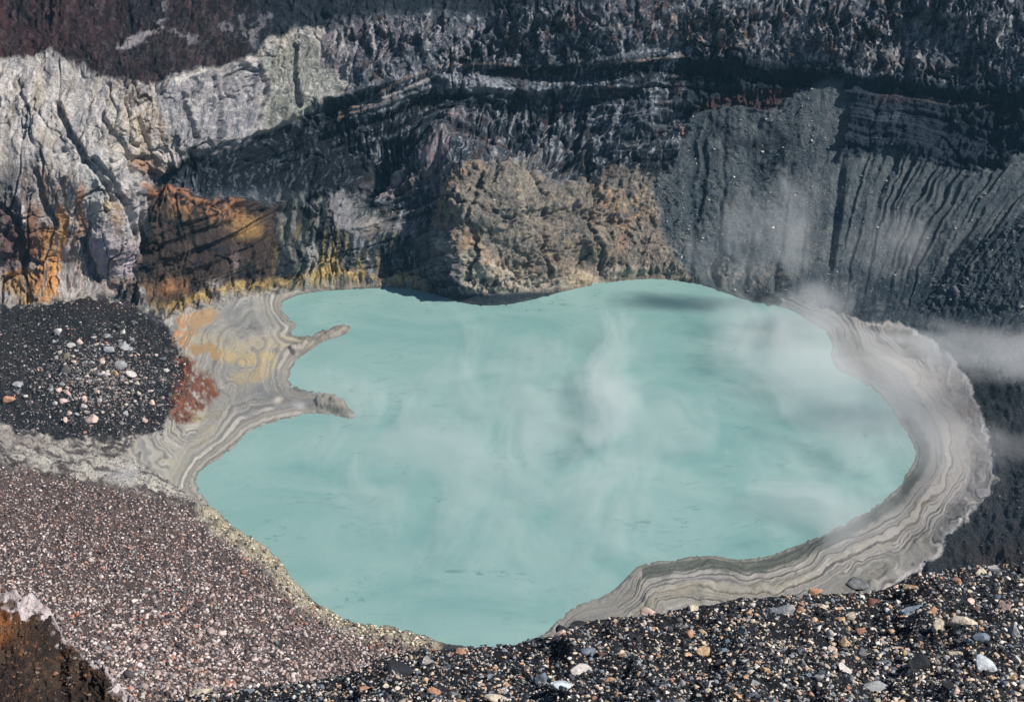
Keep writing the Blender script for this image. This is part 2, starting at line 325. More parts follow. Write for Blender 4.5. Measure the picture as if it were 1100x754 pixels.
put(M([(275,62),(290,46),(322,36),(352,60),(372,96),(330,118),(286,138)],6) * wall * gate(-n_a, .1, .3), (86, 96, 94), .6)
put(M([(340,34),(372,40),(378,90),(352,66)],4) * wall, (118, 110, 122), .8)
put(L([(190,86),(205,80),(222,75)],2,2) * wall, (232, 226, 222), .8)
put(M([(95,82),(150,92),(165,108),(140,112),(118,98)],5,.8,2) * wall * gate(n_a, -.3, .1), (92, 70, 74), .8)
put(pale * wall * gate(n_t, .2, .4), (96, 96, 104), .5); put(pale * wall * gate(n_t2, .15, .35), (232, 228, 224), .5)
# lower part of the bluff: stained streaks
low = M([(-340,190),(0,176),(60,186),(100,200),(150,200),(150,330),(-340,380)],10,.8,2) * wall
put(low * gate(n_v, -.1, .2), (158, 132, 120), .75); put(low * gate(-n_v, .1, .4), (92, 78, 76), .85); put(low * gate(n_v2, .1, .3), (206, 200, 200), .8)
put(blob(16,258,26,50) * low, (96, 58, 60), .9)
put(blob(8,200,20,20) * wall, (70, 74, 84), .8)
for P, w, c, o in [([(36,225),(38,250),(34,270)],7,(158,104,66),.7),([(52,250),(55,275),(48,300)],7,(226,158,72),.9),([(66,225),(68,255),(62,285),(54,310)],4,(240,164,64),.9),([(22,300),(34,308),(44,318)],11,(214,152,76),.85),
                   ([(12,305),(30,318)],7,(216,176,104),.6),([(84,200),(88,225),(86,250)],3.4,(210,140,92),.7),([(48,190),(50,215)],4,(216,168,142),.7),([(76,220),(80,250),(76,262)],3,(238,206,180),.8),
                   ([(18,208),(24,222),(28,236)],3,(222,218,220),.9),([(116,218),(122,234)],4,(230,192,130),.8),([(84,276),(92,290)],6,(214,190,160),.7),([(64,240),(60,270)],2,(250,210,150),.8)]:
    put(L(P, w, 4, .6, 1.8) * wall * gate(n_v, -.35, -.05), c, o)
put(M([(100,255),(116,248),(140,262),(152,300),(128,300),(108,284)],4,.5,1.5) * wall, (206, 196, 206), .95)
put(M([(100,255),(116,248),(140,262),(152,300),(128,300),(108,284)],4,.5,1.5) * wall * gate(n_v, .1, .3), (170, 150, 152), .7)
put(blob(100,205,16,34) * wall * gate(-n_v, -.3, 0), (188, 196, 196), .75); put(blob(140,234,12,14) * wall, (200, 198, 206), .7)
put(M([(148,262),(172,256),(172,284),(150,296)],3) * wall * gate(n_v, -.1, .2), (190, 178, 170), .7)
# dark bay: the shade of the recess is put into the pigment
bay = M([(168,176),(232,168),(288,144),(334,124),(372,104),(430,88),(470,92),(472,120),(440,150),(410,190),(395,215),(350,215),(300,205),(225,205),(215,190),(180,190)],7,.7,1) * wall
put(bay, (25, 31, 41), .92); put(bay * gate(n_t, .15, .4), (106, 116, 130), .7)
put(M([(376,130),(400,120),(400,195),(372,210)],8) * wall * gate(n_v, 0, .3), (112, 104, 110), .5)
# dark brown cliff with the orange shelf
br = M([(148,200),(220,214),(300,222),(345,225),(345,300),(300,312),(245,320),(175,340),(130,325),(150,290)],6,.7,1.4) * wall
put(br, (72, 60, 57)); put(br * gate(n_v, .0, .3), (96, 82, 76), .7); put(br * gate(-n_b, .0, .4), (46, 48, 54), .7)
put(M([(148,197),(180,198),(218,211),(250,218),(262,236),(225,238),(180,222),(150,212)],4,.5,1.4) * wall * gate(n_a + n_t * .5, -.22, .12), (186, 122, 84), .9)
put(M([(205,212),(250,220),(280,238),(272,256),(240,244),(200,238),(160,226)],5,.5,1.5) * wall * gate(n_a + n_t * .5, -.1, .25), (178, 134, 84), .7)
put(blob(262,246,14,9) * wall, (204, 160, 84), .8); put(blob(150,178,9,7) * wall, (206, 140, 86), .8)
put(blob(160,182,12,14) * wall, (120, 84, 68), .6)
for cx, cy, rx, ry, c in [(182,312,7,10,(204,140,82)),(196,308,4,9,(214,156,84)),(163,316,12,10,(168,122,88)),(232,312,8,7,(196,184,178)),(150,322,6,7,(196,196,190)),(311,268,3,16,(206,180,120)),(250,284,6,12,(150,134,132))]:
    put(blob(cx,cy,rx,ry) * wall * gate(n_v, -.4, 0), c, .85)
# columns between the shelf and the buttress
cb = M([(300,205),(400,215),(450,235),(455,305),(440,312),(330,316),(290,312)],6,.6,1.2) * wall * (1 - rub)
put(cb, (66, 70, 72), .85); put(cb * gate(n_v, .0, .25), (146, 150, 146), .7); put(cb * gate(n_v2, .1, .35) * ss(230, 290, V), (206, 180, 108), .75); put(cb * gate(-n_v, .2, .4), (40, 44, 50), .8)
put(M([(352,205),(366,200),(384,236),(440,236),(446,250),(390,252),(356,244)],4,.5,1.4) * wall, (168, 168, 176), .75); put(blob(400,242,12,8) * wall, (214, 200, 182), .8)
put(L([(332,268),(334,290),(330,310)],5,3) * wall, (186, 188, 186), .8); put(blob(350,298,16,14) * wall * gate(n_v, -.3, 0), (214, 186, 108), .8)
# yellow sulphur along the waterline
yl = wall * ss(15, 4, np.abs(V - curve_y(FOOT, U) + 4 + W2y * .8)) * ss(150, 190, U) * ss(470, 440, U)
put(yl * gate(n_a, -.4, .0), (222, 184, 100), .85); put(yl * gate(n_a, .2, .4), (236, 214, 150), .6)
# strata faces on the middle wall
put(L([(365,119),(400,106),(430,86),(475,71),(520,68),(600,73),(660,67),(735,61)],1.3,1.2,.1,.25) * (1 - fan), (176, 154, 142), .85)
put(L([(395,112),(430,98),(468,82)],1.1,1.2,.1,.25), (188, 184, 186), .8); put(L([(365,126),(395,116),(430,102)],1.2,1.2,.1,.3), (150,118,104), .7)
put(M([(462,76),(500,76),(545,90),(548,106),(520,104),(490,92)],5,.4,1) * wall, (164, 172, 186), .8)
put(M([(560,84),(640,84),(692,80),(690,98),(620,104),(560,106)],6,.5,1.2) * wall * gate(n_v, -.1, .2), (140, 148, 164), .7)
put(M([(528,70),(735,66),(735,80),(660,84),(540,84)],4,.2,.6) * wall, (22, 28, 38), .9)  # shade of the undercut below the ledge, painted as a near-black strip
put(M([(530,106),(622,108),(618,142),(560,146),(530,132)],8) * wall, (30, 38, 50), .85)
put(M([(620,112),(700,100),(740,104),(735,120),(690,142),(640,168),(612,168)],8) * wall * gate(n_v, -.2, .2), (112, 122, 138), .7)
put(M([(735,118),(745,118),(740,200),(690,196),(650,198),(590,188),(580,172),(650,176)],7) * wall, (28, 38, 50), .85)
put(M([(445,180),(462,150),(478,130),(498,122),(500,150),(478,172),(455,196),(420,205),(395,208)],5,.5,1.6) * wall * gate(n_v, -.35, 0), (174, 154, 158), .85)
put(M([(500,124),(520,132),(548,140),(560,158),(520,162),(496,156)],6) * wall * gate(n_v, -.2, .1), (120, 90, 86), .7)
put(L([(398,205),(412,196),(424,180)],3,3) * wall, (196, 184, 186), .8)
mw = wall * (1 - rub) * (1 - pale) * (1 - up) * ss(360, 420, U)
put(mw * gate(n_t, .14, .34), (140, 148, 164), .6); put(mw * gate(-n_t2, .1, .3), (40, 50, 64), .55)
put(mw * gate(n_t + n_v * .5, .28, .5), (186, 192, 204), .75); put(mw * gate(n_b + .4 * n_v2, .2, .42), (82, 60, 58), .6)  # sun highlights painted as pale streaks, here and on the blocky band
put(blocky * wall * gate(n_t + n_v * .5, .28, .5), (190, 188, 192), .7); put(blocky * wall * gate(n_b, .25, .45) * (U < 980), (104, 84, 84), .5)
# rubble buttress
put(rub, (146, 139, 130), .93); put(rub * gate(n_b, .05, .35), (116, 118, 114), .6); put(rub * gate(n_a, .1, .35), (184, 168, 144), .6); put(rub * gate(-n_a, .2, .4), (84, 86, 88), .6)
put(L([(520,186),(490,196),(473,212),(471,236),(482,246)],4,4) * gate(n_a, -.3, 0), (196, 160, 122), .85)
put(M([(636,205),(690,200),(700,235),(668,248),(636,236)],8) * rub * gate(n_a, -.1, .2), (206, 166, 122), .8)
put(M([(560,250),(640,240),(650,300),(590,314),(560,300)],8) * rub * gate(n_a, -.2, .2), (150, 128, 110), .6)
put(M([(448,250),(500,246),(505,300),(480,316),(452,300)],6) * wall, (112, 112, 120), .8); put(blob(486,258,12,8) * wall, (186, 192, 192), .8)
put(M([(500,250),(520,252),(545,290),(530,300),(505,275)],4) * rub * gate(n_v, -.3, .1), (200, 164, 130), .8)
put(M([(505,272),(535,280),(580,300),(640,290),(700,288),(700,302),(640,306),(560,328),(520,330),(500,318)],5,.5,1.5) * wall * gate(n_a, -.45, 0), (212, 198, 178), .85)
put(blob(625,300,16,8) * wall, (222, 196, 150), .8); put(blob(662,262,10,16) * rub * gate(n_v, -.2, .1), (206, 156, 126), .7)
put(M([(650,205),(735,196),(742,290),(690,292),(670,250)],8) * wall * gate(n_v, -.1, .2), (150, 128, 122), .5)
put(wall * ss(8, 3, np.abs(V - curve_y(FOOT, U) + 3 + W2y)) * ss(640, 670, U), (186, 172, 150), .7)
put(rub * gate(n_t2, .15, .35), (186, 172, 150), .6); put(rub * gate(-n_t, .22, .4), (70, 74, 78), .55)
sc_ = wall * blob(600,230,150,80) * (1 - rub) * (V > 150); put(sc_ * gate(n_a + n_b * .5, .15, .35), (138, 128, 112), .7)
put(wall * (1 - pale) * (1 - up) * (1 - rub) * below * gate(st, .2, .45) * ss(360, 430, U), (150, 154, 164), .4); put(wall * (1 - pale) * (1 - up) * (1 - rub) * below * gate(-st, .15, .4) * ss(360, 430, U), (26, 34, 44), .6)
# right part of the wall: purple flows and navy ash cliffs
rg = M([(735,60),(900,78),(1000,90),(1440,110),(1440,180),(1100,172),(1080,182),(1040,188),(1000,182),(965,170),(905,170),(860,110),(740,125)],5,.4,.8) * wallm * (1 - fan)
put(rg, (36, 52, 68), .9); put(rg * gate(n_s, .1, .35), (70, 76, 90), .5)
put(M([(748,108),(800,96),(862,94),(856,116),(820,122),(790,138),(745,140)],4,.4,1), (84, 56, 62), .85)
put(M([(735,60),(800,62),(900,76),(900,92),(800,90),(735,84)],4,.3,.8), (28, 36, 48), .85)
put(M([(940,100),(1100,104),(1440,110),(1440,140),(1100,128),(990,112),(935,116)],4,.3,.8) * wallm * gate(n_s, -.3, .1), (100, 82, 88), .75)
put(M([(760,60),(1000,64),(1100,76),(1100,84),(1000,74),(780,70)],2,.2,.6) * gate(n_s, -.2, .1), (110, 100, 104), .6)
put(blob(958,128,16,8) * wallm, (110, 116, 128), .6); put(blob(800,85,14,14) * wallm * gate(n_v, 0, .2), (96, 108, 116), .6)
put(L([(733,138),(741,156),(738,178),(744,200)],2.2,2,.3,.8), (206, 146, 112), .85); put(L([(735,180),(732,215),(736,245)],3,4), (176, 150, 134), .6)
# ash fan
put(fan, (98, 107, 112)); put(fan * gate(n_b, .05, .35), (78, 88, 96), .6); put(fan * gate(n_a, .15, .4), (116, 118, 118), .5)
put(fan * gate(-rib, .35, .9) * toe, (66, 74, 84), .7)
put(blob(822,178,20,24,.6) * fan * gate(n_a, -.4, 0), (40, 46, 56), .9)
put(dbl, (50, 58, 68), .7); put(dbl * gate(n_a, .1, .3), (100, 106, 114), .6)
put(M([(860,290),(1000,300),(1080,330),(1100,345),(1440,330),(1440,420),(1010,372),(990,356),(900,336),(862,324)],8) * (1 - mud), (58, 68, 78), .7)
put(blob(800,298,34,12) * (wob < 0) * gate(n_a, -.1, .2), (196, 180, 160), .7)
put(fan * gate(n_t2, .18, .4), (128, 132, 136), .5)
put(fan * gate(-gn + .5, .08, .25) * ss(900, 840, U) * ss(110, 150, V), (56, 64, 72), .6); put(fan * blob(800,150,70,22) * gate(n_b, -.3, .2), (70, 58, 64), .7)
# dark ash on the right
put(ash * (U > 700), (52, 60, 68), .95); put(ash * (U > 700) * gate(n_s * .5 + n_b * .7, .05, .35), (78, 86, 92), .55)
put(blob(1085,595,70,14) * ash, (66, 54, 56), .8); put(blob(985,545,50,18) * ash, (80, 88, 94), .3)
# left flank below the mound: salt pale streaks
lf = ash * (U < 420)
wavy = .6 * fbm((U + V * .9) / 40, (V - U * .30 + W2y) / 4.2, 4, 3, .7) + .4 * n_a
put(lf, (112, 104, 104)); put(lf * gate(wavy, -.16, .12), (226, 221, 208), .92); put(lf * gate(-wavy, .12, .35), (64, 64, 68), .85); put(lf * gate(n_a, .2, .4), (78, 76, 78), .6)
put(blob(130,512,20,10) * lf, (170, 170, 180), .5)
put(blob(20,470,60,10,.2) * lf, (128, 112, 110), .6)
put(mound, (38, 41, 48)); put(mound * gate(n_a, .1, .4), (62, 64, 70), .6); put(mound * gate(n_t, .1, .3), (84, 84, 88), .4); put(mound * blob(125,328,46,8), (70, 48, 48), .8); put(mound * gate(-n_f, .1, .5), (32, 34, 40), .6)
put(mound * blob(15,375,50,40), (58, 56, 58), .5)
put(scree, (104, 88, 84)); put(scree * gate(n_a, .1, .4), (138, 116, 110), .7); put(scree * gate(-n_a, .1, .4), (58, 52, 54), .7)
put(blob(-20,560,160,26) * scree, (104, 84, 78), .5)
# cream crust fringing the scree
fr = ss(26, 8, -wob + W1x * .7 + W1y * .4) * (wob < 0) * M([(205,510),(240,520),(400,650),(480,680),(470,700),(380,690),(290,640),(215,560)],6)
put(fr, (196, 184, 152), .9); put(fr * gate(n_a, .05, .3), (226, 216, 186), .7); put(fr * gate(-n_a, .15, .3), (110, 106, 98), .8)
# layered mud
put(mud, (176, 173, 168)); put(mud * gate(stripes, .08, .16), (200, 196, 190), .85); put(mud * gate(-stripes, .14, .22), (128, 130, 132), .8)
put(mud * gate(stripes2, .16, .24), (212, 207, 200), .7); put(mud * gate(-stripes2, .14, .2), (112, 114, 116), .6); put(mud * gate(-stripes2, .24, .3), (66, 70, 74), .8)
put(mud * gate(fbm(sdm / 9, U / 90, 2, 4), .15, .3), (150, 152, 152), .5); put(mud * gate(fbm(sdm / 4 + 30, U / 70, 2, 6), .1, .2), (190, 182, 156), .3)
put(mudr * blob(780,640,150,26,-.2) * gate(stripes, -.1, .3), (186, 180, 156), .55); put(mudr * (V > 570) * gate(-stripes2, .05, .3), (118, 112, 108), .5)
put(mudr * ss(24, 30, -wob) * ss(44, 36, -wob) * (V > 540) * gate(n_b, -.1, .2), (190, 180, 150), .4)
put(mudr * (V < 540) * (V > 380), (188, 184, 186), .45); put(mudr * blob(1038,440,12,8) * gate(n_a, -.2, .1), (190, 162, 138), .8)
put(mudr * (V < 385), (128, 126, 126), .45)
put(mudr * blob(985,572,20,14) , (116, 110, 112), .5)
# wet olive band just above the water on the right shore, with a pale lip outside
wet = mudr * (U > 690) * ss(2, 4, -wob) * ss(18, 12, -wob + W2x) * ss(440, 460, V)
put(wet, (92, 104, 98), .85); put(wet * gate(stripes2, .0, .2), (128, 134, 124), .6); put(mudr * (U > 680) * ss(3.2, 1.2, -wob) * (V > 430), (150, 152, 142), .8)
# rim where the mud dries against the ash: whitish
edge = samp(sdf(MUDR), U + W1x * .25 + W2x, V + W1y * .25 + W2y)
put((np.abs(edge - 1) < 4) * (U > 930) * (V < 628) * ss(4, 0, np.abs(edge - 1)), (206, 204, 206), .7)
# left flat: sulphur, iron
put(mudl, (196, 192, 182), .35); sg = .25 + .75 * gate(s2 + n_b * .35, -.12, .06)
put(mudl * blob(255,345,50,18,-.2) * gate(s1 * .6 + n_b * .6, -.1, .25), (150, 158, 162), .7)
put(mudl * blob(265,352,46,13,-.1) * gate(-n_b, 0, .3), (204, 204, 202), .7)
for P, w, c, o in [([(200,362),(230,374),(262,384),(290,372),(322,366)],7,(214,200,166),.8),([(235,385),(262,392),(290,388)],3,(232,202,130),.8),([(258,412),(275,408),(290,396)],7,(214,190,132),.7),
                   ([(312,385),(306,402),(308,418),(322,424),(338,424)],6,(196,188,178),.9),([(262,468),(285,453),(330,445),(352,444)],4.5,(206,202,194),.85),([(300,432),(316,426),(344,432)],9,(120,130,134),.7),
                   ([(262,440),(285,428),(300,410)],9,(128,136,144),.7),([(325,376),(350,365),(372,354)],6,(186,170,158),.8),([(350,432),(372,440)],8,(166,158,144),.8)]:
    put(L(P, w, 5, .5, 1.0) * mudl * (sg if w > 2 else 1), c, o)
put(blob(299,434,5,3.5) * mudl, (226, 218, 206), 1); put(blob(322,436,4,3) * mudl, (206, 210, 216), .8)
yl2 = L([(196,346),(212,348),(196,358),(182,366),(196,374),(188,385)],7,4,.7,1.2); put(yl2 * (1 - mound) * gate(n_a, -.3, .1) * sg, (208, 150, 96), .95); put(yl2 * (1 - mound) * gate(n_t, .1, .3), (226, 196, 150), .7)
put(L([(210,346),(222,342)],7,6) * mudl, (220, 176, 120), .8)
yl3 = L([(208,378),(226,379),(236,386)],4,3); put(yl3 * gate(n_a, -.2, .1), (206, 162, 90), .8)
iron = M([(190,385),(206,388),(212,402),(226,405),(234,418),(230,432),(218,440),(206,452),(194,450),(180,444),(184,420),(192,410)],5,.5,2.4)
ir = iron * gate(fbm((U - V * .4) / 4, (V + U * .2) / 6.0, 3, 6, .6), -.35, -.05)
put(iron * (wob < 0) * gate(n_t, -.3, .1), (150, 104, 72), .6); put(ir * (wob < 0), (124, 62, 40), .88); put(ir * gate(n_t, .05, .3), (190, 112, 62), .75); put(iron * gate(-n_a, .25, .4), (62, 32, 28), .8)
put(L([(172,320),(182,332),(188,345)],5,5) * mound, (92, 52, 46), .8)
put(mudl * M([(175,462),(205,440),(232,450),(225,480),(205,500),(170,490)],6) * gate(n_b, .1, .3), (186, 176, 128), .5)
rim = ss(3.4, .6, land + fbm(U / 5.5, V / 4.0, 3, 4, .6) * 4) * (1 - wall * .5)
put(rim, (104, 102, 92), .5)
lum = COL.mean(-1, keepdims=True); dk = ss(.22, .04, lum) * (1 - mound[..., None]) * (1 - scree[..., None]) * (V < 400)[..., None]  # teal tint of the shadows put into the pigment of dark, cool rock
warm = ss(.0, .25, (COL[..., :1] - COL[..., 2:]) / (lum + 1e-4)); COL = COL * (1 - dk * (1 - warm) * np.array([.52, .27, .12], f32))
mean = COL.mean(-1, keepdims=True); COL = mean + (COL - mean) * .80
COL *= (1 + (.14 * n_f + .10 * n_a) * (1 - .7 * mud))[..., None]
COL = np.clip(COL, .006, .8)
MUDG = mud[..., None]; COL = COL * (1 - .36 * MUDG)
GRAIN = 1 - .72 * mud - .1 * pale * wall

# ------------------------------------------------------------ build the sheet
Pb = at_z(U, V, Z)
def normals(P):
    du = np.gradient(P, axis=1); dv = np.gradient(P, axis=0); n = np.cross(dv, du)
    n /= np.linalg.norm(n, axis=-1, keepdims=True) + 1e-9; n *= np.where(n[..., 2:3] < 0, -1, 1); return n
Ps = Pb.copy()
Nb = normals(Pb)
for _ in range(10):
    Nb[1:-1, 1:-1] = (Nb[:-2, 1:-1] + Nb[2:, 1:-1] + Nb[1:-1, :-2] + Nb[1:-1, 2:] + Nb[1:-1, 1:-1]) / 5
Nb /= np.linalg.norm(Nb, axis=-1, keepdims=True)
PW = Pb + Nb * R[..., None]
depth = np.where(wob > 0, -np.minimum(6, .10 * wob + .05), 0)
PW[..., 2] += depth
edge_n = fbm(U / 5.5, V / 4.0, 3, 4, .6)
PW[..., 2] += edge_n * .34 * ss(9, 0, np.abs(wob))
lowest = np.where(wob > 0, -50, -.35 + .12 * np.minimum(land, 30)); lowest = np.where(land > 6, np.maximum(lowest, .1 + .02 * np.minimum(land, 30)), lowest); PW[..., 2] = np.maximum(PW[..., 2], lowest)
NW = normals(PW)
print('terrain verts', PW.shape, 'col mean', COL.mean((0, 1)))

def setattr_col(me, name, c, al=None):
    a = me.color_attributes.new(name, 'FLOAT_COLOR', 'POINT'); b = np.ones((len(c), 4), f32); b[:, :3] = c
    if al is not None: b[:, 3] = al
    a.data.foreach_set('color', b.ravel())
def grid_mesh(name, P, col, al=None):
    nv, nu = P.shape[:2]; me = bpy.data.meshes.new(name)
    idx = np.arange(nu * nv, dtype=np.int32).reshape(nv, nu)
    q = np.stack([idx[1:, :-1], idx[1:, 1:], idx[:-1, 1:], idx[:-1, :-1]], -1).reshape(-1, 4)
    me.vertices.add(nu * nv); me.vertices.foreach_set('co', P.reshape(-1).astype(f32))
    me.loops.add(q.size); me.loops.foreach_set('vertex_index', q.ravel())
    me.polygons.add(len(q)); me.polygons.foreach_set('loop_start', np.arange(0, q.size, 4, dtype=np.int32)); me.polygons.foreach_set('loop_total', np.full(len(q), 4, np.int32))
    me.polygons.foreach_set('use_smooth', np.ones(len(q), bool)); me.update(calc_edges=True)
    setattr_col(me, 'pigment', col.reshape(-1, 3), None if al is None else al.reshape(-1))
    return me
# beyond the top of the wall: the rim and the high ground behind it
ext = []; top = PW[0]; cl = COL[0]
for dist, dz in [(2500, 30), (700, 24), (200, 20), (60, 14)]:
    d = np.stack([top[:, 0] * 0.0006 * dist * 1.2, np.full(len(top), float(dist)), np.full(len(top), float(dz))], -1); ext.append(top + d)
PX = np.concatenate([np.stack(ext), PW]); CXX = np.concatenate([np.repeat(cl[None], 4, 0), COL])
terrain = bpy.data.objects.new('crater_terrain', grid_mesh('crater_terrain', PX, CXX, np.concatenate([np.ones((4, NU), f32), GRAIN]))); C.objects.link(terrain); terrain['kind'] = 'structure'
SUN_AZ, SUN_EL, SUN, SKY, EXPO, HAZE = 98, 46, 4.6, .070, .20, .00005
# ------------------------------------------------------------ materials
def new_mat(name):
    m = bpy.data.materials.new(name); m.use_nodes = True; nt = m.node_tree; nt.nodes.clear()
    return m, nt, nt.nodes.new('ShaderNodeOutputMaterial')
def nd(nt, t, **k):
    n = nt.nodes.new(t)
    for a, b in k.items(): setattr(n, a, b)
    return n
def noise_node(nt, vec, scale, detail, rough):
    n = nd(nt, 'ShaderNodeTexNoise'); n.inputs['Scale'].default_value = scale; n.inputs['Detail'].default_value = detail; n.inputs['Roughness'].default_value = rough
    nt.links.new(vec, n.inputs['Vector']); return n
def math_node(nt, op, a, b):
    n = nd(nt, 'ShaderNodeMath', operation=op)
    for i, v in enumerate((a, b)):
        if isinstance(v, (int, float)): n.inputs[i].default_value = v
        else: nt.links.new(v, n.inputs[i])
    return n.outputs[0]
def rock_material(name, s1, s2, var, bump, dist, rough=.9, attr='pigment'):
    m, nt, out = new_mat(name); lk = nt.links.new
    a = nd(nt, 'ShaderNodeAttribute', attribute_name=attr); g = nd(nt, 'ShaderNodeNewGeometry')
    tc = g.outputs['Position'] if attr == 'pigment' else nd(nt, 'ShaderNodeTexCoord').outputs['Object']
    n1 = noise_node(nt, tc, s1, 6, .65); n2 = noise_node(nt, tc, s2, 5, .6)
    f = math_node(nt, 'ADD', math_node(nt, 'MULTIPLY', n1.outputs['Fac'], var), 1 - var * .5)
    f2 = math_node(nt, 'MULTIPLY', f, math_node(nt, 'ADD', math_node(nt, 'MULTIPLY', n2.outputs['Fac'], var), 1 - var * .5))
    f2 = math_node(nt, 'ADD', math_node(nt, 'MULTIPLY', math_node(nt, 'SUBTRACT', f2, 1), a.outputs['Alpha']), 1)
    mul = nd(nt, 'ShaderNodeVectorMath', operation='SCALE'); lk(a.outputs['Color'], mul.inputs[0]); lk(f2, mul.inputs['Scale'])
    b = nd(nt, 'ShaderNodeBsdfPrincipled'); lk(mul.outputs[0], b.inputs['Base Color']); b.inputs['Roughness'].default_value = rough; b.inputs['Specular IOR Level'].default_value = .25
    bp = nd(nt, 'ShaderNodeBump'); lk(math_node(nt, 'MULTIPLY', a.outputs['Alpha'], bump), bp.inputs['Strength']); bp.inputs['Distance'].default_value = dist
    lk(math_node(nt, 'ADD', n1.outputs['Fac'], math_node(nt, 'MULTIPLY', n2.outputs['Fac'], .5)), bp.inputs['Height']); lk(bp.outputs[0], b.inputs['Normal'])
    lk(b.outputs[0], out.inputs[0]); return m
M_ground = rock_material('weathered_rock', .55, 2.2, 1.2, 1.0, 1.6)
terrain.data.materials.append(M_ground)

# ------------------------------------------------------------ the lake
def lake_material():
    m, nt, out = new_mat('mineral_water'); lk = nt.links.new
    tc = nd(nt, 'ShaderNodeNewGeometry').outputs['Position']
    mp = nd(nt, 'ShaderNodeMapping'); lk(tc, mp.inputs[0]); mp.inputs['Scale'].default_value = (1, 1.5, 1)
    n = noise_node(nt, mp.outputs[0], .018, 6, .6); n.inputs['Distortion'].default_value = .8
    r = nd(nt, 'ShaderNodeValToRGB'); lk(n.outputs['Fac'], r.inputs[0])
    r.color_ramp.elements[0].position = .36; r.color_ramp.elements[0].color = (*LK0, 1); r.color_ramp.elements[1].position = .64; r.color_ramp.elements[1].color = (*LK1, 1)
    # thin dark broken threads across the surface
    facs = []
    for k, (sx_, sy_, sc_, th_, g0) in enumerate([(.5, 1.5, .045, .0032, .50), (.35, 1.9, .10, .006, .53)]):
        mp2 = nd(nt, 'ShaderNodeMapping'); lk(tc, mp2.inputs[0]); mp2.inputs['Scale'].default_value = (sx_, sy_, 1); mp2.inputs['Location'].default_value = (31.0 * k, 17.0 * k, 0); mp2.inputs['Rotation'].default_value = (0, 0, .12)
        w = noise_node(nt, mp2.outputs[0], sc_, 5, .62); w.inputs['Distortion'].default_value = 1.0
        line = nd(nt, 'ShaderNodeMapRange'); line.interpolation_type = 'SMOOTHSTEP'; lk(math_node(nt, 'ABSOLUTE', math_node(nt, 'SUBTRACT', w.outputs['Fac'], .5), 0), line.inputs[0]); line.inputs[1].default_value = th_ * 2; line.inputs[2].default_value = th_ * .5
        gt = noise_node(nt, tc, .028 + .02 * k, 2, .5); gm = nd(nt, 'ShaderNodeMapRange'); lk(gt.outputs['Fac'], gm.inputs[0]); gm.inputs[1].default_value = g0; gm.inputs[2].default_value = g0 + .08
        brk = noise_node(nt, tc, .16, 3, .6); bm = nd(nt, 'ShaderNodeMapRange'); lk(brk.outputs['Fac'], bm.inputs[0]); bm.inputs[1].default_value = .44; bm.inputs[2].default_value = .58
        facs.append(math_node(nt, 'MULTIPLY', math_node(nt, 'MULTIPLY', line.outputs[0], gm.outputs[0]), math_node(nt, 'MULTIPLY', bm.outputs[0], .85 - .2 * k)))
    fac = math_node(nt, 'MAXIMUM', facs[0], facs[1])
    mx = nd(nt, 'ShaderNodeMix', data_type='RGBA'); lk(fac, mx.inputs['Factor']); lk(r.outputs[0], mx.inputs['A']); mx.inputs['B'].default_value = (.09, .20, .20, 1)
    b = nd(nt, 'ShaderNodeBsdfPrincipled'); lk(mx.outputs['Result'], b.inputs['Base Color']); b.inputs['Roughness'].default_value = .32; b.inputs['Specular IOR Level'].default_value = .3
    h = noise_node(nt, mp.outputs[0], .35, 5, .6); bp = nd(nt, 'ShaderNodeBump'); bp.inputs['Strength'].default_value = .25; bp.inputs['Distance'].default_value = .5
    lk(h.outputs['Fac'], bp.inputs['Height']); lk(bp.outputs[0], b.inputs['Normal']); lk(b.outputs[0], out.inputs[0]); return m
LK0 = (.185, .35, .34); LK1 = (.27, .425, .412)
lx = np.linspace(-190, 230, 120); ly = np.linspace(200, 640, 120); G = np.stack(np.meshgrid(lx, ly) + [np.zeros((120, 120))], -1)
water = bpy.data.objects.new('lake_water', grid_mesh('lake_water', G[::-1], np.ones((120, 120, 3)))); C.objects.link(water); water['kind'] = 'structure'
water.data.materials.append(lake_material())

# ------------------------------------------------------------ light, air, camera
sc = bpy.context.scene
AZ, EL = math.radians(SUN_AZ), math.radians(SUN_EL)     # azimuth counted from +y (away from the camera) towards +x
wd = bpy.data.worlds.new('World'); sc.world = wd; wd.use_nodes = True; nt = wd.node_tree
sky = nt.nodes.new('ShaderNodeTexSky'); sky.sky_type = 'NISHITA'; sky.sun_disc = False; sky.sun_elevation = EL; sky.sun_rotation = AZ; sky.altitude = 2500; sky.dust_density = .6; sky.ozone_density = 2.0
bg = nt.nodes['Background']; bg.inputs['Strength'].default_value = SKY; nt.links.new(sky.outputs[0], bg.inputs[0])
sl = bpy.data.lights.new('sun', 'SUN'); sl.energy = SUN; sl.angle = math.radians(.5); sl.color = (1, .925, .82); so = bpy.data.objects.new('sun', sl); C.objects.link(so)
from mathutils import Vector
dirv = Vector((math.sin(AZ) * math.cos(EL), math.cos(AZ) * math.cos(EL), math.sin(EL))); so.rotation_euler = dirv.to_track_quat('Z', 'Y').to_euler()
cam = bpy.data.cameras.new('camera'); cam.sensor_width = 36; cam.lens = 36 * F / 1100; cam.clip_start = .5; cam.clip_end = 8000
co = bpy.data.objects.new('camera', cam); C.objects.link(co); co.location = (0, 0, H); co.rotation_euler = (math.radians(60), 0, 0); sc.camera = co
sc.view_settings.view_transform = 'Standard'; sc.view_settings.look = 'None'; sc.view_settings.gamma = 1; sc.view_settings.exposure = EXPO
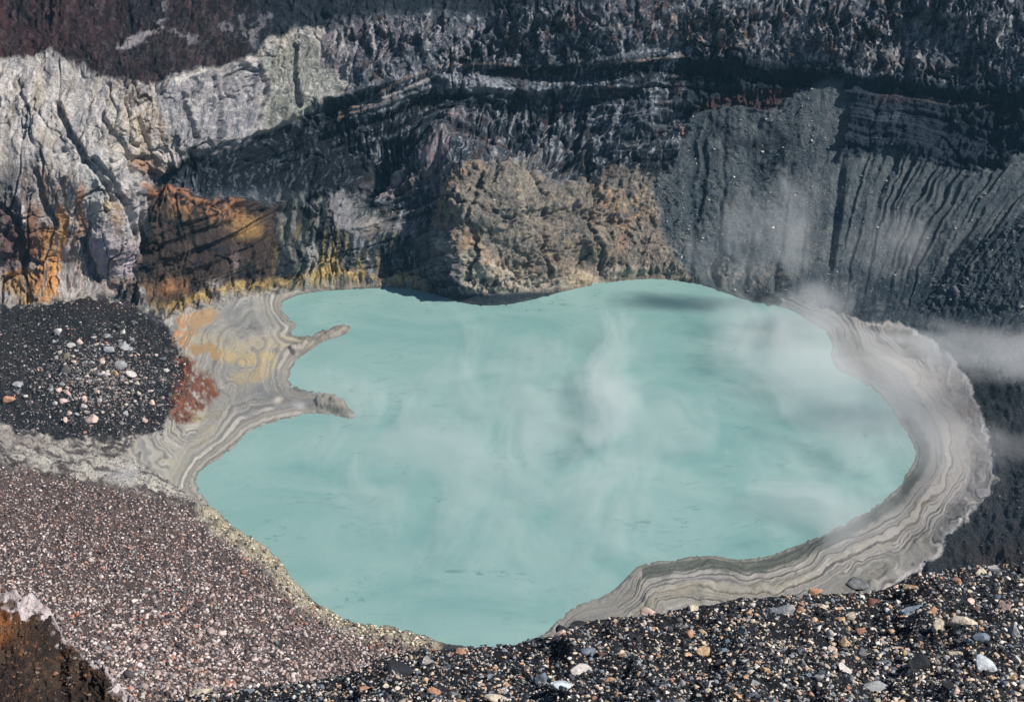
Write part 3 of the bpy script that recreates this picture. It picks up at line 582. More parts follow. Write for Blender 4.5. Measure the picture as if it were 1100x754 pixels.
sc.render.engine = 'CYCLES'; sc.cycles.use_denoising = True; sc.cycles.max_bounces = 5; sc.cycles.volume_bounces = 3; sc.cycles.transparent_max_bounces = 64; sc.cycles.use_adaptive_sampling = True; sc.cycles.adaptive_threshold = .015
# ------------------------------------------------------------ stones
import bmesh
def ico(sub):
    bm = bmesh.new(); bmesh.ops.create_icosphere(bm, subdivisions=sub, radius=1); bm.verts.ensure_lookup_table()
    v = np.array([x.co[:] for x in bm.verts]); f = np.array([[x.index for x in q.verts] for q in bm.faces]); bm.free(); return v, f
ICO = {s: ico(s) for s in (1, 2, 3)}
def proto(sub, rng, cuts=9, lo=.22, hi=.74, lump=.0):
    v, f = ICO[sub]; v = v.copy()
    for _ in range(cuts):
        n = rng.normal(size=3); n /= np.linalg.norm(n); d = v @ n; e = np.maximum(0, d - rng.uniform(lo, hi)); v -= e[:, None] * n
    if lump: v *= (1 + lump * rng.normal(size=(len(v), 1)))
    return v, f
PRO = {s: [proto(s, RNG, {1: 4, 2: 10, 3: 14}[s]) for _ in range(14)] for s in (1, 2, 3)}
def rotmats(n, rng):
    q = rng.normal(size=(n, 4)); q /= np.linalg.norm(q, axis=1, keepdims=True); w, x, y, z = q.T
    return np.stack([1-2*(y*y+z*z), 2*(x*y-w*z), 2*(x*z+w*y), 2*(x*y+w*z), 1-2*(x*x+z*z), 2*(y*z-w*x), 2*(x*z-w*y), 2*(y*z+w*x), 1-2*(x*x+y*y)], 1).reshape(-1, 3, 3)
def tri_mesh(name, v, f, col, smooth=False):
    me = bpy.data.meshes.new(name); me.vertices.add(len(v)); me.vertices.foreach_set('co', v.astype(f32).ravel())
    me.loops.add(f.size); me.loops.foreach_set('vertex_index', f.astype(np.int32).ravel()); me.polygons.add(len(f))
    me.polygons.foreach_set('loop_start', np.arange(0, f.size, 3, dtype=np.int32)); me.polygons.foreach_set('loop_total', np.full(len(f), 3, np.int32))
    if smooth: me.polygons.foreach_set('use_smooth', np.ones(len(f), bool))
    me.update(calc_edges=True); setattr_col(me, 'pigment', col); return me
def pile(name, pos, rad, cols, sub, mat, flat=.7):
    Vs, Fs, Cs, off = [], [], [], 0; n = len(pos); which = RNG.integers(0, 14, n)
    for k in range(14):
        i = np.where(which == k)[0]
        if not len(i): continue
        v, f = PRO[sub][k]; Rm = rotmats(len(i), RNG); an = RNG.uniform(.55, 1.25, (len(i), 1, 3))
        w = np.einsum('nij,nvj->nvi', Rm, v[None] * an); w[..., 2] *= flat; w = w * rad[i][:, None, None] + pos[i][:, None, :]
        Vs.append(w.reshape(-1, 3)); Fs.append((f[None] + (np.arange(len(i)) * len(v))[:, None, None] + off).reshape(-1, 3)); Cs.append(np.repeat(cols[i], len(v), 0)); off += len(i) * len(v)
    ob = bpy.data.objects.new(name, tri_mesh(name, np.concatenate(Vs), np.concatenate(Fs), np.concatenate(Cs))); C.objects.link(ob); ob['kind'] = 'stuff'
    ob.data.materials.append(mat); return ob
def pick(pal, n):
    p = np.array([q[0] for q in pal]); i = RNG.choice(len(pal), n, p=p / p.sum()); c = lin(np.array([q[1] for q in pal]))[i]
    return (c.mean(1, keepdims=True) + (c - c.mean(1, keepdims=True)) * .72) * np.exp(RNG.normal(0, .2, (n, 1)))
def on_terrain(px, py, lift, rpx):
    i = np.clip(np.round((py - Y0) / (Y1 - Y0) * (NV - 1)).astype(int), 0, NV - 1); j = np.clip(np.round((px - X0) / (X1 - X0) * (NU - 1)).astype(int), 0, NU - 1)
    p = PW[i, j]; n = NW[i, j]; r = rpx * np.linalg.norm(p - np.array([0, 0, H]), axis=1) / F
    return p + n * (r * lift)[:, None], r, i, j
def scatter(name, n, box, dens, rpx, pal, sub=1, lift=.3, mat=None):
    x = RNG.uniform(box[0], box[2], n); y = RNG.uniform(box[1], box[3], n)
    i = np.clip(np.round((y - Y0) / (Y1 - Y0) * (NV - 1)).astype(int), 0, NV - 1); j = np.clip(np.round((x - X0) / (X1 - X0) * (NU - 1)).astype(int), 0, NU - 1)
    keep = RNG.random(n) < dens(i, j, x, y); x, y = x[keep], y[keep]; r = rpx(x, y, len(x)); p, rm, _, _ = on_terrain(x, y, lift, r)
    print(name, len(x)); return pile(name, p, rm, pick(pal, len(x)), sub, mat or M_stone)
M_stone = rock_material('loose_stone', .9, 4.0, .7, .35, .25)
M_near = rock_material('near_stone', 3.5, 18, .9, .7, .06)
SCR = [(34,(168,144,138)),(20,(120,102,100)),(20,(204,188,182)),(14,(66,62,66)),(5,(176,122,98)),(6,(120,124,132)),(3,(210,198,190)),(2,(190,110,80))]
scatter('scree_stones', 46000, (-200, 500, 480, 770), lambda i, j, x, y: scree[i, j] * .95, lambda x, y, n: (1.0 + 1.05 * np.clip((y - 500) / 230, 0, 1.2)) * np.exp(RNG.normal(0, .34, n)), SCR)
MND = [(36,(142,136,134)),(14,(158,130,124)),(26,(100,100,102)),(6,(186,180,174)),(18,(74,74,78)),(3,(190,130,108))]
def md(i, j, x, y): return mound[i, j] * (.06 + .9 * np.exp(-((x - 112) / 62) ** 2 - ((y - 410) / 34) ** 2) * (.35 + .65 * (n_b[i, j] > -.1)))
scatter('mound_rubble', 38000, (-200, 325, 205, 470), md, lambda x, y, n: .8 * np.exp(np.abs(RNG.normal(0, .55, n))) + .1, MND, 2)
scatter('mound_gravel', 22000, (-200, 325, 205, 470), lambda i, j, x, y: mound[i, j] * .8, lambda x, y, n: RNG.uniform(.4, 1.1, n), [(6,(52,52,58)),(2,(90,88,90)),(1,(140,134,132))])
CRU = [(5,(206,194,162)),(3,(226,214,184)),(3,(150,144,132)),(2,(96,94,92)),(1,(190,170,120))]
scatter('shore_crust', 9000, (195, 500, 520, 702), lambda i, j, x, y: fr[i, j] * (wob[i, j] < -1.5), lambda x, y, n: (.8 + .8 * (y - 500) / 190) * np.exp(RNG.normal(0, .4, n)), CRU, 1, .4)
SLP = [(6,(62,70,80)),(5,(90,97,104)),(1,(130,134,138))]
scatter('slope_gravel', 30000, (700, 80, 1300, 630), lambda i, j, x, y: np.clip(fan[i, j] * .45 + ash[i, j] * (x > 700), 0, 1) * (wob[i, j] < -5), lambda x, y, n: .35 * np.exp(np.abs(RNG.normal(0, .62, n))), SLP)
DB = [(6,(60,68,78)),(4,(92,98,108)),(2,(130,132,138))]
scatter('talus_blocks', 1500, (975, 225, 1300, 350), lambda i, j, x, y: dbl[i, j], lambda x, y, n: 1.0 * np.exp(np.abs(RNG.normal(0, .55, n))), DB, 2, .3)
scatter('cliff_fragments', 6000, (0, 100, 1100, 330), lambda i, j, x, y: np.clip(rub[i, j] * .8 + .12 * wall[i, j] * (x > 350), 0, 1), lambda x, y, n: RNG.uniform(.4, 1.3, n), [(3,(130,124,110)),(3,(90,92,94)),(2,(168,152,128)),(1,(190,186,180))])
scatter('bank_pebbles', 1600, (120, 430, 260, 550), lambda i, j, x, y: lf[i, j], lambda x, y, n: RNG.uniform(.5, 1.3, n), [(3,(90,88,90)),(3,(170,164,158)),(2,(60,60,64))])

scatter('fan_stones', 1500, (690, 95, 1100, 330), lambda i, j, x, y: fan[i, j] * (.25 + .75 * (x < 900)), lambda x, y, n: .7 * np.exp(np.abs(RNG.normal(0, .5, n))), [(3,(150,154,158)),(2,(196,192,186)),(4,(90,98,106))], 2)
# ------------------------------------------------------------ the near slope below the viewpoint
CREST = [(-100,830),(60,790),(120,772),(180,753),(215,745),(260,741),(300,735),(345,727),(380,722),(402,712),(425,703),(450,699),(500,694),(560,690),(596,683),(612,672),(640,668),(690,660),(720,655),(760,650),(800,642),(850,640),(900,637),(940,635),(962,627),(985,617),(1010,614),(1040,609),(1070,606),(1100,605),(1200,596),(1440,570)]
def crest_y(u): return curve_y(CREST, u) + fbm(np.asarray(u) / 14, np.zeros_like(u) + .5, 3, 2) * 3
def slope_t(u, v):       # distance from the viewpoint along the sight line
    cy = curve_y(CREST, u); return np.interp(u, [-100, 400, 700, 1100, 1440], [29, 32, 35, 40, 43]) - .104 * (v - cy)
uu = np.arange(-100, 1440, 1.6); KV = 230
cyy = crest_y(uu); vv = cyy[None] + np.linspace(0, 1, KV)[:, None] ** 1.0 * (960 - cyy[None]); ug = np.repeat(uu[None], KV, 0)
S = at_t(ug, vv, slope_t(ug, vv))
n1 = fbm(ug / 12, vv / 9, 4, 2, .6); n2 = fbm(ug / 50, vv / 30, 3, 5)
S[..., 2] += (n1 * .12 + n2 * .35) * np.clip((vv - cyy) / 12, .25, 1)
bk = []
for d, z in [(16, -22), (8, -11), (3.5, -4.6), (1.4, -1.7), (.5, -.55)]: bk.append(S[0] + np.array([0, d, z]))
S = np.concatenate([np.stack(bk), S])
vS = np.concatenate([np.repeat(vv[:1], 5, 0), vv]); uS = np.concatenate([np.repeat(ug[:1], 5, 0), ug])
gc = np.ones(S.shape) * lin((26, 30, 37)); g = (fbm(uS / 2.2, vS / 1.6, 3, 4) + .5)[..., None]; gc = gc * (.5 + g)
near = bpy.data.objects.new('gravel_slope', grid_mesh('gravel_slope', S, gc)); C.objects.link(near); near['kind'] = 'structure'; near.data.materials.append(M_near)
def on_slope(px, py, rpx, lift):
    t = slope_t(px, py); p = at_t(px, py, t); nn = fbm(px / 12, py / 9, 4, 2, .6); n2 = fbm(px / 50, py / 30, 3, 5)
    p[:, 2] += (nn * .12 + n2 * .35) * np.clip((py - curve_y(CREST, px)) / 12, .25, 1); r = rpx * t / F; p[:, 2] += r * lift * 1.1; p[:, 1] -= r * lift * .6; return p, r
NEAR = [(46,(38,42,50)),(18,(70,80,92)),(12,(118,130,144)),(10,(206,184,158)),(6,(190,152,118)),(8,(214,208,202)),(2,(176,118,90)),(7,(142,140,138)),(4,(98,82,78))]
def near_pile(name, n, lo, hi, sub, pw, ytop=0, ybot=860):
    x = RNG.uniform(60, 1330, n); y = RNG.uniform(600, ybot, n); k = y > crest_y(x) + ytop; x, y = x[k], y[k]
    r = lo + (hi - lo) * RNG.random(len(x)) ** pw; r *= (.75 + .35 * np.clip((y - 620) / 130, 0, 1)) * (.85 + .3 * np.clip(x / 1100, 0, 1))
    p, rm = on_slope(x, y, r, .35); c = pick(NEAR, len(x)); print(name, len(x)); return pile(name, p, rm, c, sub, M_near)
near_pile('slope_grit', 60000, .6, 1.8, 1, 1.0)
near_pile('slope_pebbles', 34000, 1.4, 4.6, 2, 3.0, 1)
NEAR = [(24,(44,49,58)),(16,(78,88,100)),(14,(124,136,150)),(16,(214,192,166)),(8,(196,158,124)),(12,(220,214,206)),(8,(150,146,142)),(2,(176,122,96))]
near_pile('slope_cobbles', 15000, 2.3, 4.1, 2, 1.6, 1)
# ------------------------------------------------------------ countable rocks
PALN = {'white': (196,192,188), 'pale grey': (150,154,160), 'pale pink': (206,176,166), 'tan': (198,162,122), 'orange': (182,134,104), 'rust-red': (112,78,70), 'blue-grey': (110,126,146), 'mid-grey': (104,108,114), 'dark grey': (50,55,63), 'cream': (196,184,164), 'olive': (128,122,98), 'whitish blue': (188,200,212)}
ROCKS = []     # (name, x, y, w, h, colour, lift, label, group)
def rock_obj(name, x, y, w, h, colour, seed, near_side, sub=3):
    rng = np.random.default_rng(seed); v, f = proto(sub, rng, 13, .30, .74)
    a = rng.uniform(0, 2 * math.pi); Rz = np.array([[math.cos(a), -math.sin(a), 0], [math.sin(a), math.cos(a), 0], [0, 0, 1]]); v = v @ Rz.T
    ext_ = np.ptp(v, axis=0); v = v - (v.max(0) + v.min(0)) / 2
    if near_side:
        t = float(slope_t(np.array([x]), np.array([y]))[0]); p, r = on_slope(np.array([float(x)]), np.array([float(y)]), np.array([(w + h) / 4]), .25); p = p[0]
    else:
        p, r, _, _ = on_terrain(np.array([float(x)]), np.array([float(y)]), .3, np.array([(w + h) / 4])); p = p[0]; t = np.linalg.norm(p - np.array([0, 0, H]))
    m = t / F; sx = w * m / ext_[0]; dy = (w + h) * .5 * m; sy = dy / ext_[1]; sz = max(h * m * 1.0, .3 * w * m) / ext_[2]
    v = v * np.array([sx, sy, sz]); tl = rng.uniform(-.25, .25); v = v @ np.array([[math.cos(tl), 0, math.sin(tl)], [0, 1, 0], [-math.sin(tl), 0, math.cos(tl)]])
    c = lin(PALN[colour]); c = (c.mean() + (c - c.mean()) * .8)[None] * np.exp(rng.normal(0, .08, (len(v), 1)))
    q = v / (np.abs(v).max() + 1e-9); blot = np.sin(q @ rng.normal(size=3) * 4 + rng.uniform(0, 6)) * np.sin(q @ rng.normal(size=3) * 5)
    c = c * (1 + .3 * np.clip(blot, -1, 1))[:, None]
    ob = bpy.data.objects.new(name, tri_mesh(name, v, f, np.clip(c, .01, .8))); ob.location = p; C.objects.link(ob)
    ob.data.materials.append(M_near if near_side else M_stone); return ob
NEARR = [
 (989,712,26,24,'dark grey','square dark grey block with a bright right edge on the near gravel slope'),(941,733,38,15,'pale grey','long pale grey slab near the bottom of the gravel, below the square dark block'),
 (1081,656,30,20,'pale pink','big pinkish white wedge-shaped rock at the gravel slope edge on the far right'),(1086,680,18,18,'pale grey','rounded grey rock directly below the big pinkish wedge-shaped rock'),
 (1034,674,32,15,'cream','cream rock with a brown spot, wide, above the square dark block'),(1060,712,27,16,'whitish blue','triangular bluish white rock to the right of the square dark block'),
 (1040,649,14,17,'pale pink','upright pinkish grey rock left of the big pinkish wedge'),(1026,627,11,15,'orange','upright orange rock standing near the top right of the gravel crest'),
 (1053,619,13,9,'cream','small cream rock beside a white one on the crest at the right'),(1067,617,15,12,'white','white angular rock on the gravel crest at the far right'),
 (978,660,28,10,'blue-grey','elongated blue-grey rock lying below the orange upright rock'),(1007,677,13,18,'cream','upright cream rock just left of the brown-spotted cream rock'),
 (971,748,15,10,'tan','tan rock at the bottom edge under the long pale grey slab'),(939,649,17,10,'rust-red','rust-red rock lying below the dark hump of mud'),
 (999,661,15,8,'orange','orange-brown flat rock above the upright cream rock'),(1094,708,14,13,'white','white rock at the right edge of the picture below the grey rocks'),
 (906,728,16,14,'white','white rock left of the long pale grey slab'),(1053,692,20,9,'blue-grey','blue-grey flat rock under the brown-spotted cream rock'),
 (840,661,27,9,'pale grey','flat pale grey slab near the crest below the layered mud'),(878,652,25,9,'cream','flat whitish slab on the crest right of the pale grey slab'),
 (892,682,9,13,'white','thin upright white rock in the middle of the right gravel'),(791,748,14,12,'tan','round tan rock at the bottom edge, right of centre'),
 (738,677,13,13,'orange','orange rock at the centre of the gravel crest'),(756,673,11,8,'tan','small tan rock touching the orange rock at the centre'),
 (765,731,14,10,'white','white rock above and left of the round tan rock'),(811,736,13,12,'pale grey','pale grey rock above and right of the round tan rock'),
 (797,685,10,14,'pale grey','narrow pale grey rock standing between the orange and flat slab rocks'),(745,654,12,7,'cream','cream rock on the very crest over the orange centre rock'),
 (877,637,19,5,'orange','flat orange sliver on the crest against the layered mud'),(429,719,30,15,'dark grey','large dark blue-grey boulder at the left end of the gravel crest'),
 (461,712,15,9,'white','white flat rock just right of the large dark boulder'),(495,699,15,8,'orange','orange-tan rock on the crest right of the dark boulder'),
 (466,746,17,9,'orange','orange rock at the bottom edge below the large dark boulder'),(493,749,21,9,'tan','tan rock at the bottom edge beside the orange one'),
 (534,751,30,8,'cream','long cream rock cut by the bottom edge near the centre'),(456,734,13,10,'tan','tan blocky rock between the dark boulder and the bottom orange rock'),
 (607,738,34,19,'whitish blue','biggest bluish white boulder in the lower middle gravel'),(624,715,25,11,'white','white wide rock just above the biggest bluish white boulder'),
 (655,723,15,12,'orange','orange-tan rock right of the wide white rock'),(601,694,12,14,'pale pink','pinkish rock near the crest above the wide white rock'),
 (622,673,19,11,'dark grey','dark peaked boulder on the crest where gravel meets mud'),(606,684,19,16,'dark grey','dark leaning boulder at the water end of the crest'),
 (697,657,20,9,'pale pink','pale pink slab on the crest against the grey mud'),(668,704,11,8,'orange','small orange rock in the middle gravel above the orange-tan rock'),
 (631,702,18,8,'blue-grey','blue-grey flat rock above the wide white rock'),(704,694,11,10,'cream','cream rock alone in the gravel below the pale pink slab'),
 (581,731,16,12,'blue-grey','blue-grey rock left of the biggest bluish white boulder'),(641,733,9,14,'pale pink','upright pink rock touching the right of the biggest boulder'),
 (665,740,11,9,'tan','tan rock below the orange-tan rock, near the bottom'),(486,741,13,8,'mid-grey','grey rock above the tan rock at the bottom edge'),
 (392,744,13,5,'orange','flat orange rock near the bottom left gravel'),(216,746,22,9,'cream','cream rock at the far left tip of the gravel slope'),
 (266,747,15,10,'blue-grey','blue-grey rock near the left tip of the gravel slope'),(281,741,10,9,'dark grey','dark blue rock on the crest near the left tip'),
 (919,628,27,12,'mid-grey','grey mounded boulder resting against the mud bank at the crest')]
MOUNDR = [
 (10,431,13,9,'orange','orange and white rock alone at the left edge of the black mound'),(97,453,14,10,'pale pink','large pink rock at the lower edge of the black mound'),
 (135,375,18,8,'pale grey','widest pale slab near the top of the black mound'),(116,378,14,8,'pale grey','pale rounded slab left of the widest slab on the mound'),
 (141,405,13,8,'white','whitish rock at the right of the mound rubble'),(128,394,13,8,'pale grey','pale grey rock in the middle of the mound rubble'),
 (124,401,8,7,'tan','tan rock under the middle pale rock of the mound'),(72,425,8,7,'pale pink','pinkish rock in the lower left mound rubble'),
 (71,384,8,11,'olive','olive-tan upright block on the left of the mound rubble'),(156,453,8,7,'pale pink','lone pink-tan rock at the lower right edge of the mound'),
 (114,363,9,6,'pale grey','pale grey rock high on the black mound'),(131,357,7,5,'white','small whitish rock, highest on the black mound'),(101,364,6,5,'white','small white rock left of the high pale grey one'),
 (63,420,7,7,'pale pink','pink rock left of the lower mound rubble'),(91,431,7,7,'pale pink','reddish pink rock above the large pink rock'),(163,434,7,6,'pale pink','mauve rock at the right side of the mound'),
 (69,433,9,7,'pale pink','pinkish white rock left of the reddish pink one'),(71,454,4,8,'pale pink','thin upright pink rock left of the large pink rock'),(19,414,12,5,'pale grey','pale grey flat rock at the left, above the orange and white rock'),
 (76,372,12,6,'white','white rock cluster piece at the mound top left'),(86,371,7,10,'pale pink','pinkish block beside the white piece at the mound top left')]
ALLR = []
def add_rock(kind, x, y, w, h, col, label, seed):
    ob = rock_obj('rock' if kind == 'near' else 'boulder', x, y, w, h, col, seed, kind == 'near', 3 if w > 9 else 2)
    ob['label'] = label; ob['category'] = 'rock' if kind == 'near' else 'boulder'
    ob['group'] = 'rocks lying on the dark gravel slope' if kind == 'near' else 'pale boulders on the black mound'; ALLR.append((kind, x, y, w, h, col)); return ob
for i, r in enumerate(NEARR): add_rock('near', *r, 1000 + i)
for i, r in enumerate(MOUNDR): add_rock('mound', *r, 2000 + i)
MARKN = [(989,712,'the square dark block'),(941,733,'the long pale slab'),(1081,656,'the big pinkish wedge'),(1060,712,'the triangular bluish rock'),(840,661,'the flat crest slab'),(892,682,'the thin white upright'),
 (791,748,'the round tan rock'),(738,677,'the orange centre rock'),(429,719,'the large dark boulder'),(607,738,'the biggest bluish boulder'),(697,657,'the pale pink slab'),(534,751,'the long cream rock'),(704,694,'the lone cream rock'),(495,699,'the orange crest rock'),(266,747,'the blue-grey left rock')]
MARKM = [(10,431,'the orange-white rock'),(97,453,'the large pink rock'),(135,375,'the widest slab'),(141,405,'the whitish right rock'),(71,384,'the olive block'),(114,363,'the high grey rock'),(156,453,'the lone pink-tan rock')]
ORD = ['', 'second ', 'third ', 'fourth ', 'fifth ', 'sixth ', 'seventh ', 'eighth ', 'ninth ', 'tenth ', 'eleventh ', 'twelfth ']
def direction(dx, dy):
    if abs(dx) > 2.2 * abs(dy): return 'right of' if dx > 0 else 'left of'
    if abs(dy) > 2.2 * abs(dx): return 'below' if dy > 0 else 'above'
    return ('below right of' if dx > 0 else 'below left of') if dy > 0 else ('above right of' if dx > 0 else 'above left of')
def fill(kind, n, gen, marks, seed):
    rng = np.random.default_rng(seed); new = []; tries = 0; taken = [(r[1], r[2], max(r[3], r[4])) for r in ALLR if r[0] == kind]
    while len(new) < n and tries < 20000:
        tries += 1; x, y, w, h, col = gen(rng)
        if x is None or any((x - a) ** 2 + ((y - b) * 1.4) ** 2 < ((w + c) * .5) ** 2 for a, b, c in taken): continue
        taken.append((x, y, w)); new.append((x, y, w, h, col))
    desc = {}
    for r in new:
        x, y, w, h, col = r; d = [((x - a) ** 2 + (y - b) ** 2, a, b, nm) for a, b, nm in marks]; _, a, b, nm = min(d)
        size = 'large' if w > (12 if kind == 'near' else 8) else 'medium' if w > (9 if kind == 'near' else 6) else 'small'
        shape = 'flat' if w > 1.75 * h else 'tall' if h > w else 'blocky'
        desc.setdefault((size, col, shape, direction(x - a, y - b), nm), []).append(((x - a) ** 2 + (y - b) ** 2, r))
    k = 0
    for key, L_ in desc.items():
        L_.sort(key=lambda q: q[0])
        for o, (_, r) in enumerate(L_):
            size, col, shape, dr, nm = key; ns = 'nearest ' if len(L_) > 1 and o == 0 else ORD[min(o, 11)] + 'nearest ' if o else ''
            add_rock(kind, *r, f'{ns}{size} {col} {shape} rock {dr} {nm}', seed * 1000 + k); k += 1
NC = ['dark grey','dark grey','dark grey','mid-grey','mid-grey','blue-grey','blue-grey','pale grey','cream','tan','white','pale pink','tan','cream','orange','rust-red']
def gen_near(rng):
    x = rng.uniform(190, 1098); y = rng.uniform(600, 754); 
    if y < curve_y(CREST, x) + 3 or rng.random() > .35 + .65 * ss(500, 1000, x): return None, 0, 0, 0, 0
    w = float(np.clip(6.2 * np.exp(abs(rng.normal(0, .42))), 6, 19)) * (.85 + .25 * (y - 620) / 130); h = w * rng.uniform(.42, .95); c = NC[rng.integers(len(NC))]
    if rng.random() < .12: h, w = w * 1.1, w * .75
    return round(x, 1), round(y, 1), round(w, 1), round(h, 1), c
MC = ['pale grey','pale grey','pale grey','white','pale pink','pale pink','mid-grey','cream']
def gen_mound(rng):
    x = rng.normal(108, 36); y = rng.normal(404, 27)
    if not (4 < x < 186 and 350 < y < 460) or (x > 160 and y < 362): return None, 0, 0, 0, 0
    w = float(np.clip(4.2 * np.exp(abs(rng.normal(0, .35))), 4, 10)); return round(x, 1), round(y, 1), round(w, 1), round(w * rng.uniform(.5, .9), 1), MC[rng.integers(len(MC))]
fill('near', 165, gen_near, MARKN, 31)
fill('mound', 59, gen_mound, MARKM, 47)
print('rocks', len(ALLR))

# ------------------------------------------------------------ the rusty outcrop in the lower corner
OC = [(-120,585),(-40,615),(0,631),(22,636),(40,645),(54,655),(58,668),(64,684),(76,692),(86,705),(98,712),(112,716),(122,728),(136,742),(150,752),(170,775),(200,815)]
ou = np.arange(-120, 200, .8); ocy = curve_y(OC, ou) + fbm(ou / 11, ou * 0 + .3, 5, 3, .62) * 9; KO = 260
ov = ocy[None] + np.linspace(0, 1, KO)[:, None] * (960 - ocy[None]); og = np.repeat(ou[None], KO, 0); dv_ = ov - ocy[None]
dv0 = ov - curve_y(OC, ou)[None]; dv_ = dv0 + 3; tt = 70 - .05 * dv0 - .04 * np.maximum(og - 60, 0)
base = at_t(og, ov, tt)
rel = facets(og / 9 + 3, ov / 9, 1, 1.5) * .16 + facets(og / 4 + 3, ov / 4, 4, 1.5) * .09 + fbm(og / 16, ov / 16, 4, 2, .6) * .55 + fbm(og / 3, ov / 3, 3, 6, .7) * .09
rel = rel * .4 * np.clip(dv_ / 6, .15, 1) - .15 * ss(4, 34, dv_ + fbm(og / 8, ov / 8, 3, 1) * 9) * np.clip(1, 0, 1)
no = normals(base); OP = base + no * rel[..., None]
cap = ss(18, 11, dv_ + fbm(og / 9, ov / 7, 4, 5, .65) * 20 - 10 * np.exp(-((og - 25) / 22) ** 2) + 6 * ss(55, 62, og) - 4 * ss(110, 120, og))
nn1 = fbm(og / 5, ov / 4, 4, 3, .65); nn2 = fbm(og / 14, ov / 12, 3, 6)
oc = np.ones(OP.shape) * lin((50, 40, 36))
def mix(c, m, op): 
    global oc
    a = np.clip(m * op, 0, 1)[..., None]; oc = oc * (1 - a) + lin(c) * a
mix((76, 56, 44), gate(nn1, .05, .3), .7); mix((34, 32, 34), gate(-nn1, .05, .3), .8); mix((150, 96, 52), np.exp(-((og + 2) / 22) ** 2 - ((ov - 672) / 18) ** 2), .8); mix((74, 66, 58), gate(nn2, .1, .4), .5)
mix((140, 98, 72), gate(nn1, .36, .5), .5)
cap = cap * (1 - .85 * gate(nn2, .05, .22) * ss(6, 12, dv_)) * (1 - .9 * np.exp(-((og - 84) / 12) ** 2)); mix((186, 176, 180), cap, .92); mix((150, 138, 140), cap * gate(nn1, .05, .3), .6); mix((170, 132, 118), cap * gate(nn2, .1, .3) * (og > 90), .7); mix((222, 216, 218), cap * gate(-nn1, .1, .3), .6)
bk = []
for d, z in [(20, -34), (9, -17), (4, -8.5), (1.6, -3), (.5, -.8)]: bk.append(OP[0] + np.array([-d * .1, d, z * 1.15]))
OP = np.concatenate([np.stack(bk), OP]); oc = np.concatenate([np.repeat(oc[:1], 5, 0), oc])
out_ob = bpy.data.objects.new('rock_outcrop', grid_mesh('rock_outcrop', OP, oc)); C.objects.link(out_ob)
out_ob['label'] = 'rusty brown rock outcrop with a pinkish white crust in the lower left corner'; out_ob['category'] = 'rock outcrop'
out_ob.data.materials.append(rock_material('rusty_rock', 1.4, 6.5, 1.0, .9, .22))

q = RNG.random((9000, 2)); qi = (6 + q[:, 0] ** 1.0 * (KO - 8)).astype(int); qj = (q[:, 1] * (len(ou) - 1)).astype(int)
capq = np.concatenate([np.repeat(cap[:1], 5, 0), cap])[qi, qj]; kq = RNG.random(9000) > capq * .9; qi, qj = qi[kq], qj[kq]
pile('outcrop_rubble', OP[qi, qj], np.exp(RNG.normal(0, .5, len(qi))) * .055, pick([(6,(58,46,40)),(3,(96,70,54)),(3,(40,38,40)),(1,(150,104,74)),(1,(128,116,108))], len(qi)), 2, M_near)

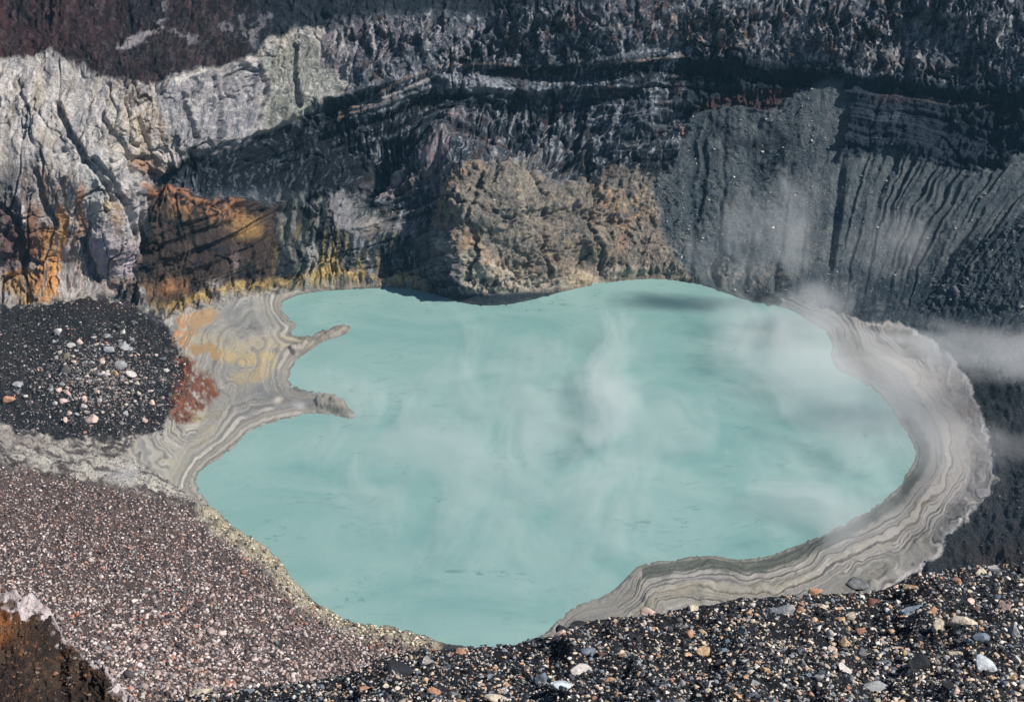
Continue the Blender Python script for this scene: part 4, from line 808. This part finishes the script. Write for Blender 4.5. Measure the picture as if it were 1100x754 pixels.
# ------------------------------------------------------------ steam: real scattering volumes drifting over the water
def steam(name, px, py, z, size, dens, scale=.06, th=.50, rz=0, tilt=0, seed=0, stretch=(1, 1, 1)):
    bm = bmesh.new(); bmesh.ops.create_icosphere(bm, subdivisions=3, radius=1); me = bpy.data.meshes.new(name); bm.to_mesh(me); bm.free()
    for v in me.vertices: v.co = Vector((v.co.x * size[0], v.co.y * size[1], v.co.z * size[2]))
    ob = bpy.data.objects.new(name, me); C.objects.link(ob); ob.location = at_z(px, py, z); ob.rotation_euler = (0, tilt, rz); ob['kind'] = 'stuff'
    m, nt, out = new_mat(name + '_vapour'); lk = nt.links.new
    tc = nd(nt, 'ShaderNodeTexCoord').outputs['Object']
    dv = nd(nt, 'ShaderNodeMapping'); dv.inputs['Scale'].default_value = (1 / size[0], 1 / size[1], 1 / size[2]); lk(tc, dv.inputs[0])
    ln = nd(nt, 'ShaderNodeVectorMath', operation='LENGTH'); lk(dv.outputs[0], ln.inputs[0])
    fall = nd(nt, 'ShaderNodeMapRange'); fall.interpolation_type = 'SMOOTHSTEP'; lk(ln.outputs['Value'], fall.inputs[0]); fall.inputs[1].default_value = 1.0; fall.inputs[2].default_value = .15; fall.inputs[3].default_value = 0; fall.inputs[4].default_value = 1
    mp = nd(nt, 'ShaderNodeMapping'); mp.inputs['Location'].default_value = (seed * 13.7, seed * 7.1, 0); mp.inputs['Scale'].default_value = stretch; lk(tc, mp.inputs[0])
    n = noise_node(nt, mp.outputs[0], scale, 6, .62); n.inputs['Distortion'].default_value = .9
    g = nd(nt, 'ShaderNodeMapRange'); g.interpolation_type = 'SMOOTHSTEP'; lk(math_node(nt, 'ADD', n.outputs['Fac'], math_node(nt, 'MULTIPLY', math_node(nt, 'SUBTRACT', fall.outputs[0], 1), .30)), g.inputs[0]); g.inputs[1].default_value = th - .12; g.inputs[2].default_value = th + .20
    ed = nd(nt, 'ShaderNodeMapRange'); lk(ln.outputs['Value'], ed.inputs[0]); ed.inputs[1].default_value = 1.0; ed.inputs[2].default_value = .75
    d = math_node(nt, 'MULTIPLY', math_node(nt, 'MULTIPLY', ed.outputs[0], g.outputs[0]), dens)
    v = nd(nt, 'ShaderNodeVolumePrincipled'); v.inputs['Color'].default_value = (.97, .985, 1, 1); v.inputs['Anisotropy'].default_value = -.15; lk(d, v.inputs['Density']); lk(v.outputs[0], out.inputs['Volume'])
    me.materials.append(m); m.cycles.volume_step_rate = .6 if hasattr(m.cycles, 'volume_step_rate') else 1; return ob
steam('steam_plume', 815, 255, 31, (40, 12, 30), .040, .055, .36, 0, -.35, 1, (1.1, 1, .6))
steam('steam_plume', 955, 262, 38, (40, 12, 22), .024, .05, .38, 0, -.2, 3, (1, 1, .6))
steam('steam_plume', 866, 330, 14, (30, 18, 16), .034, .06, .33, 0, -.5, 4, (1.1, 1, .6))
steam('steam_bank', 905, 400, 6, (58, 80, 11), .036, .04, .28, .35, .1, 5, (1.1, .7, 1))
steam('steam_bank', 895, 545, 5, (40, 44, 8), .050, .045, .38, .2, 0, 6)
steam('steam_bank', 1070, 376, 30, (58, 20, 10), .048, .045, .31, 0, .10, 7, (.6, 1, 1.3))
steam('steam_wisp', 652, 405, 8, (18, 74, 8), .042, .05, .36, -.12, 0, 9, (1.3, .6, 1))
steam('lake_mist', 560, 470, 2, (104, 112, 4.5), .040, .03, .34, 0, 0, 11, (1.5, .8, 1))
steam('steam_wisp', 1075, 480, 26, (22, 16, 9), .030, .06, .42, 0, 0, 13)
steam('steam_wisp', 131, 513, 12.5, (10, 7, 3.5), .07, .12, .40, 0, 0, 14)

# ------------------------------------------------------------ the air of the crater
me = bpy.data.meshes.new('haze'); bm = bmesh.new(); bmesh.ops.create_cube(bm, size=1); bm.to_mesh(me); bm.free()
hz = bpy.data.objects.new('haze', me); C.objects.link(hz)
allz = PX[..., 2]; xs_ = np.abs(PX[..., 0]).max() + 60; y1_ = PX[..., 1].max() + 60; z1_ = max(float(allz.max()), H) + 12
for v in me.vertices: v.co = Vector(((v.co.x * 2) * xs_, -60 + (v.co.y + .5) * (y1_ + 60), -60 + (v.co.z + .5) * (z1_ + 60)))
hz['kind'] = 'stuff'; m, nt, out = new_mat('crater_air'); v = nt.nodes.new('ShaderNodeVolumePrincipled'); v.inputs['Color'].default_value = (.30, .68, .98, 1); v.inputs['Density'].default_value = HAZE
nt.links.new(v.outputs[0], out.inputs['Volume']); me.materials.append(m)
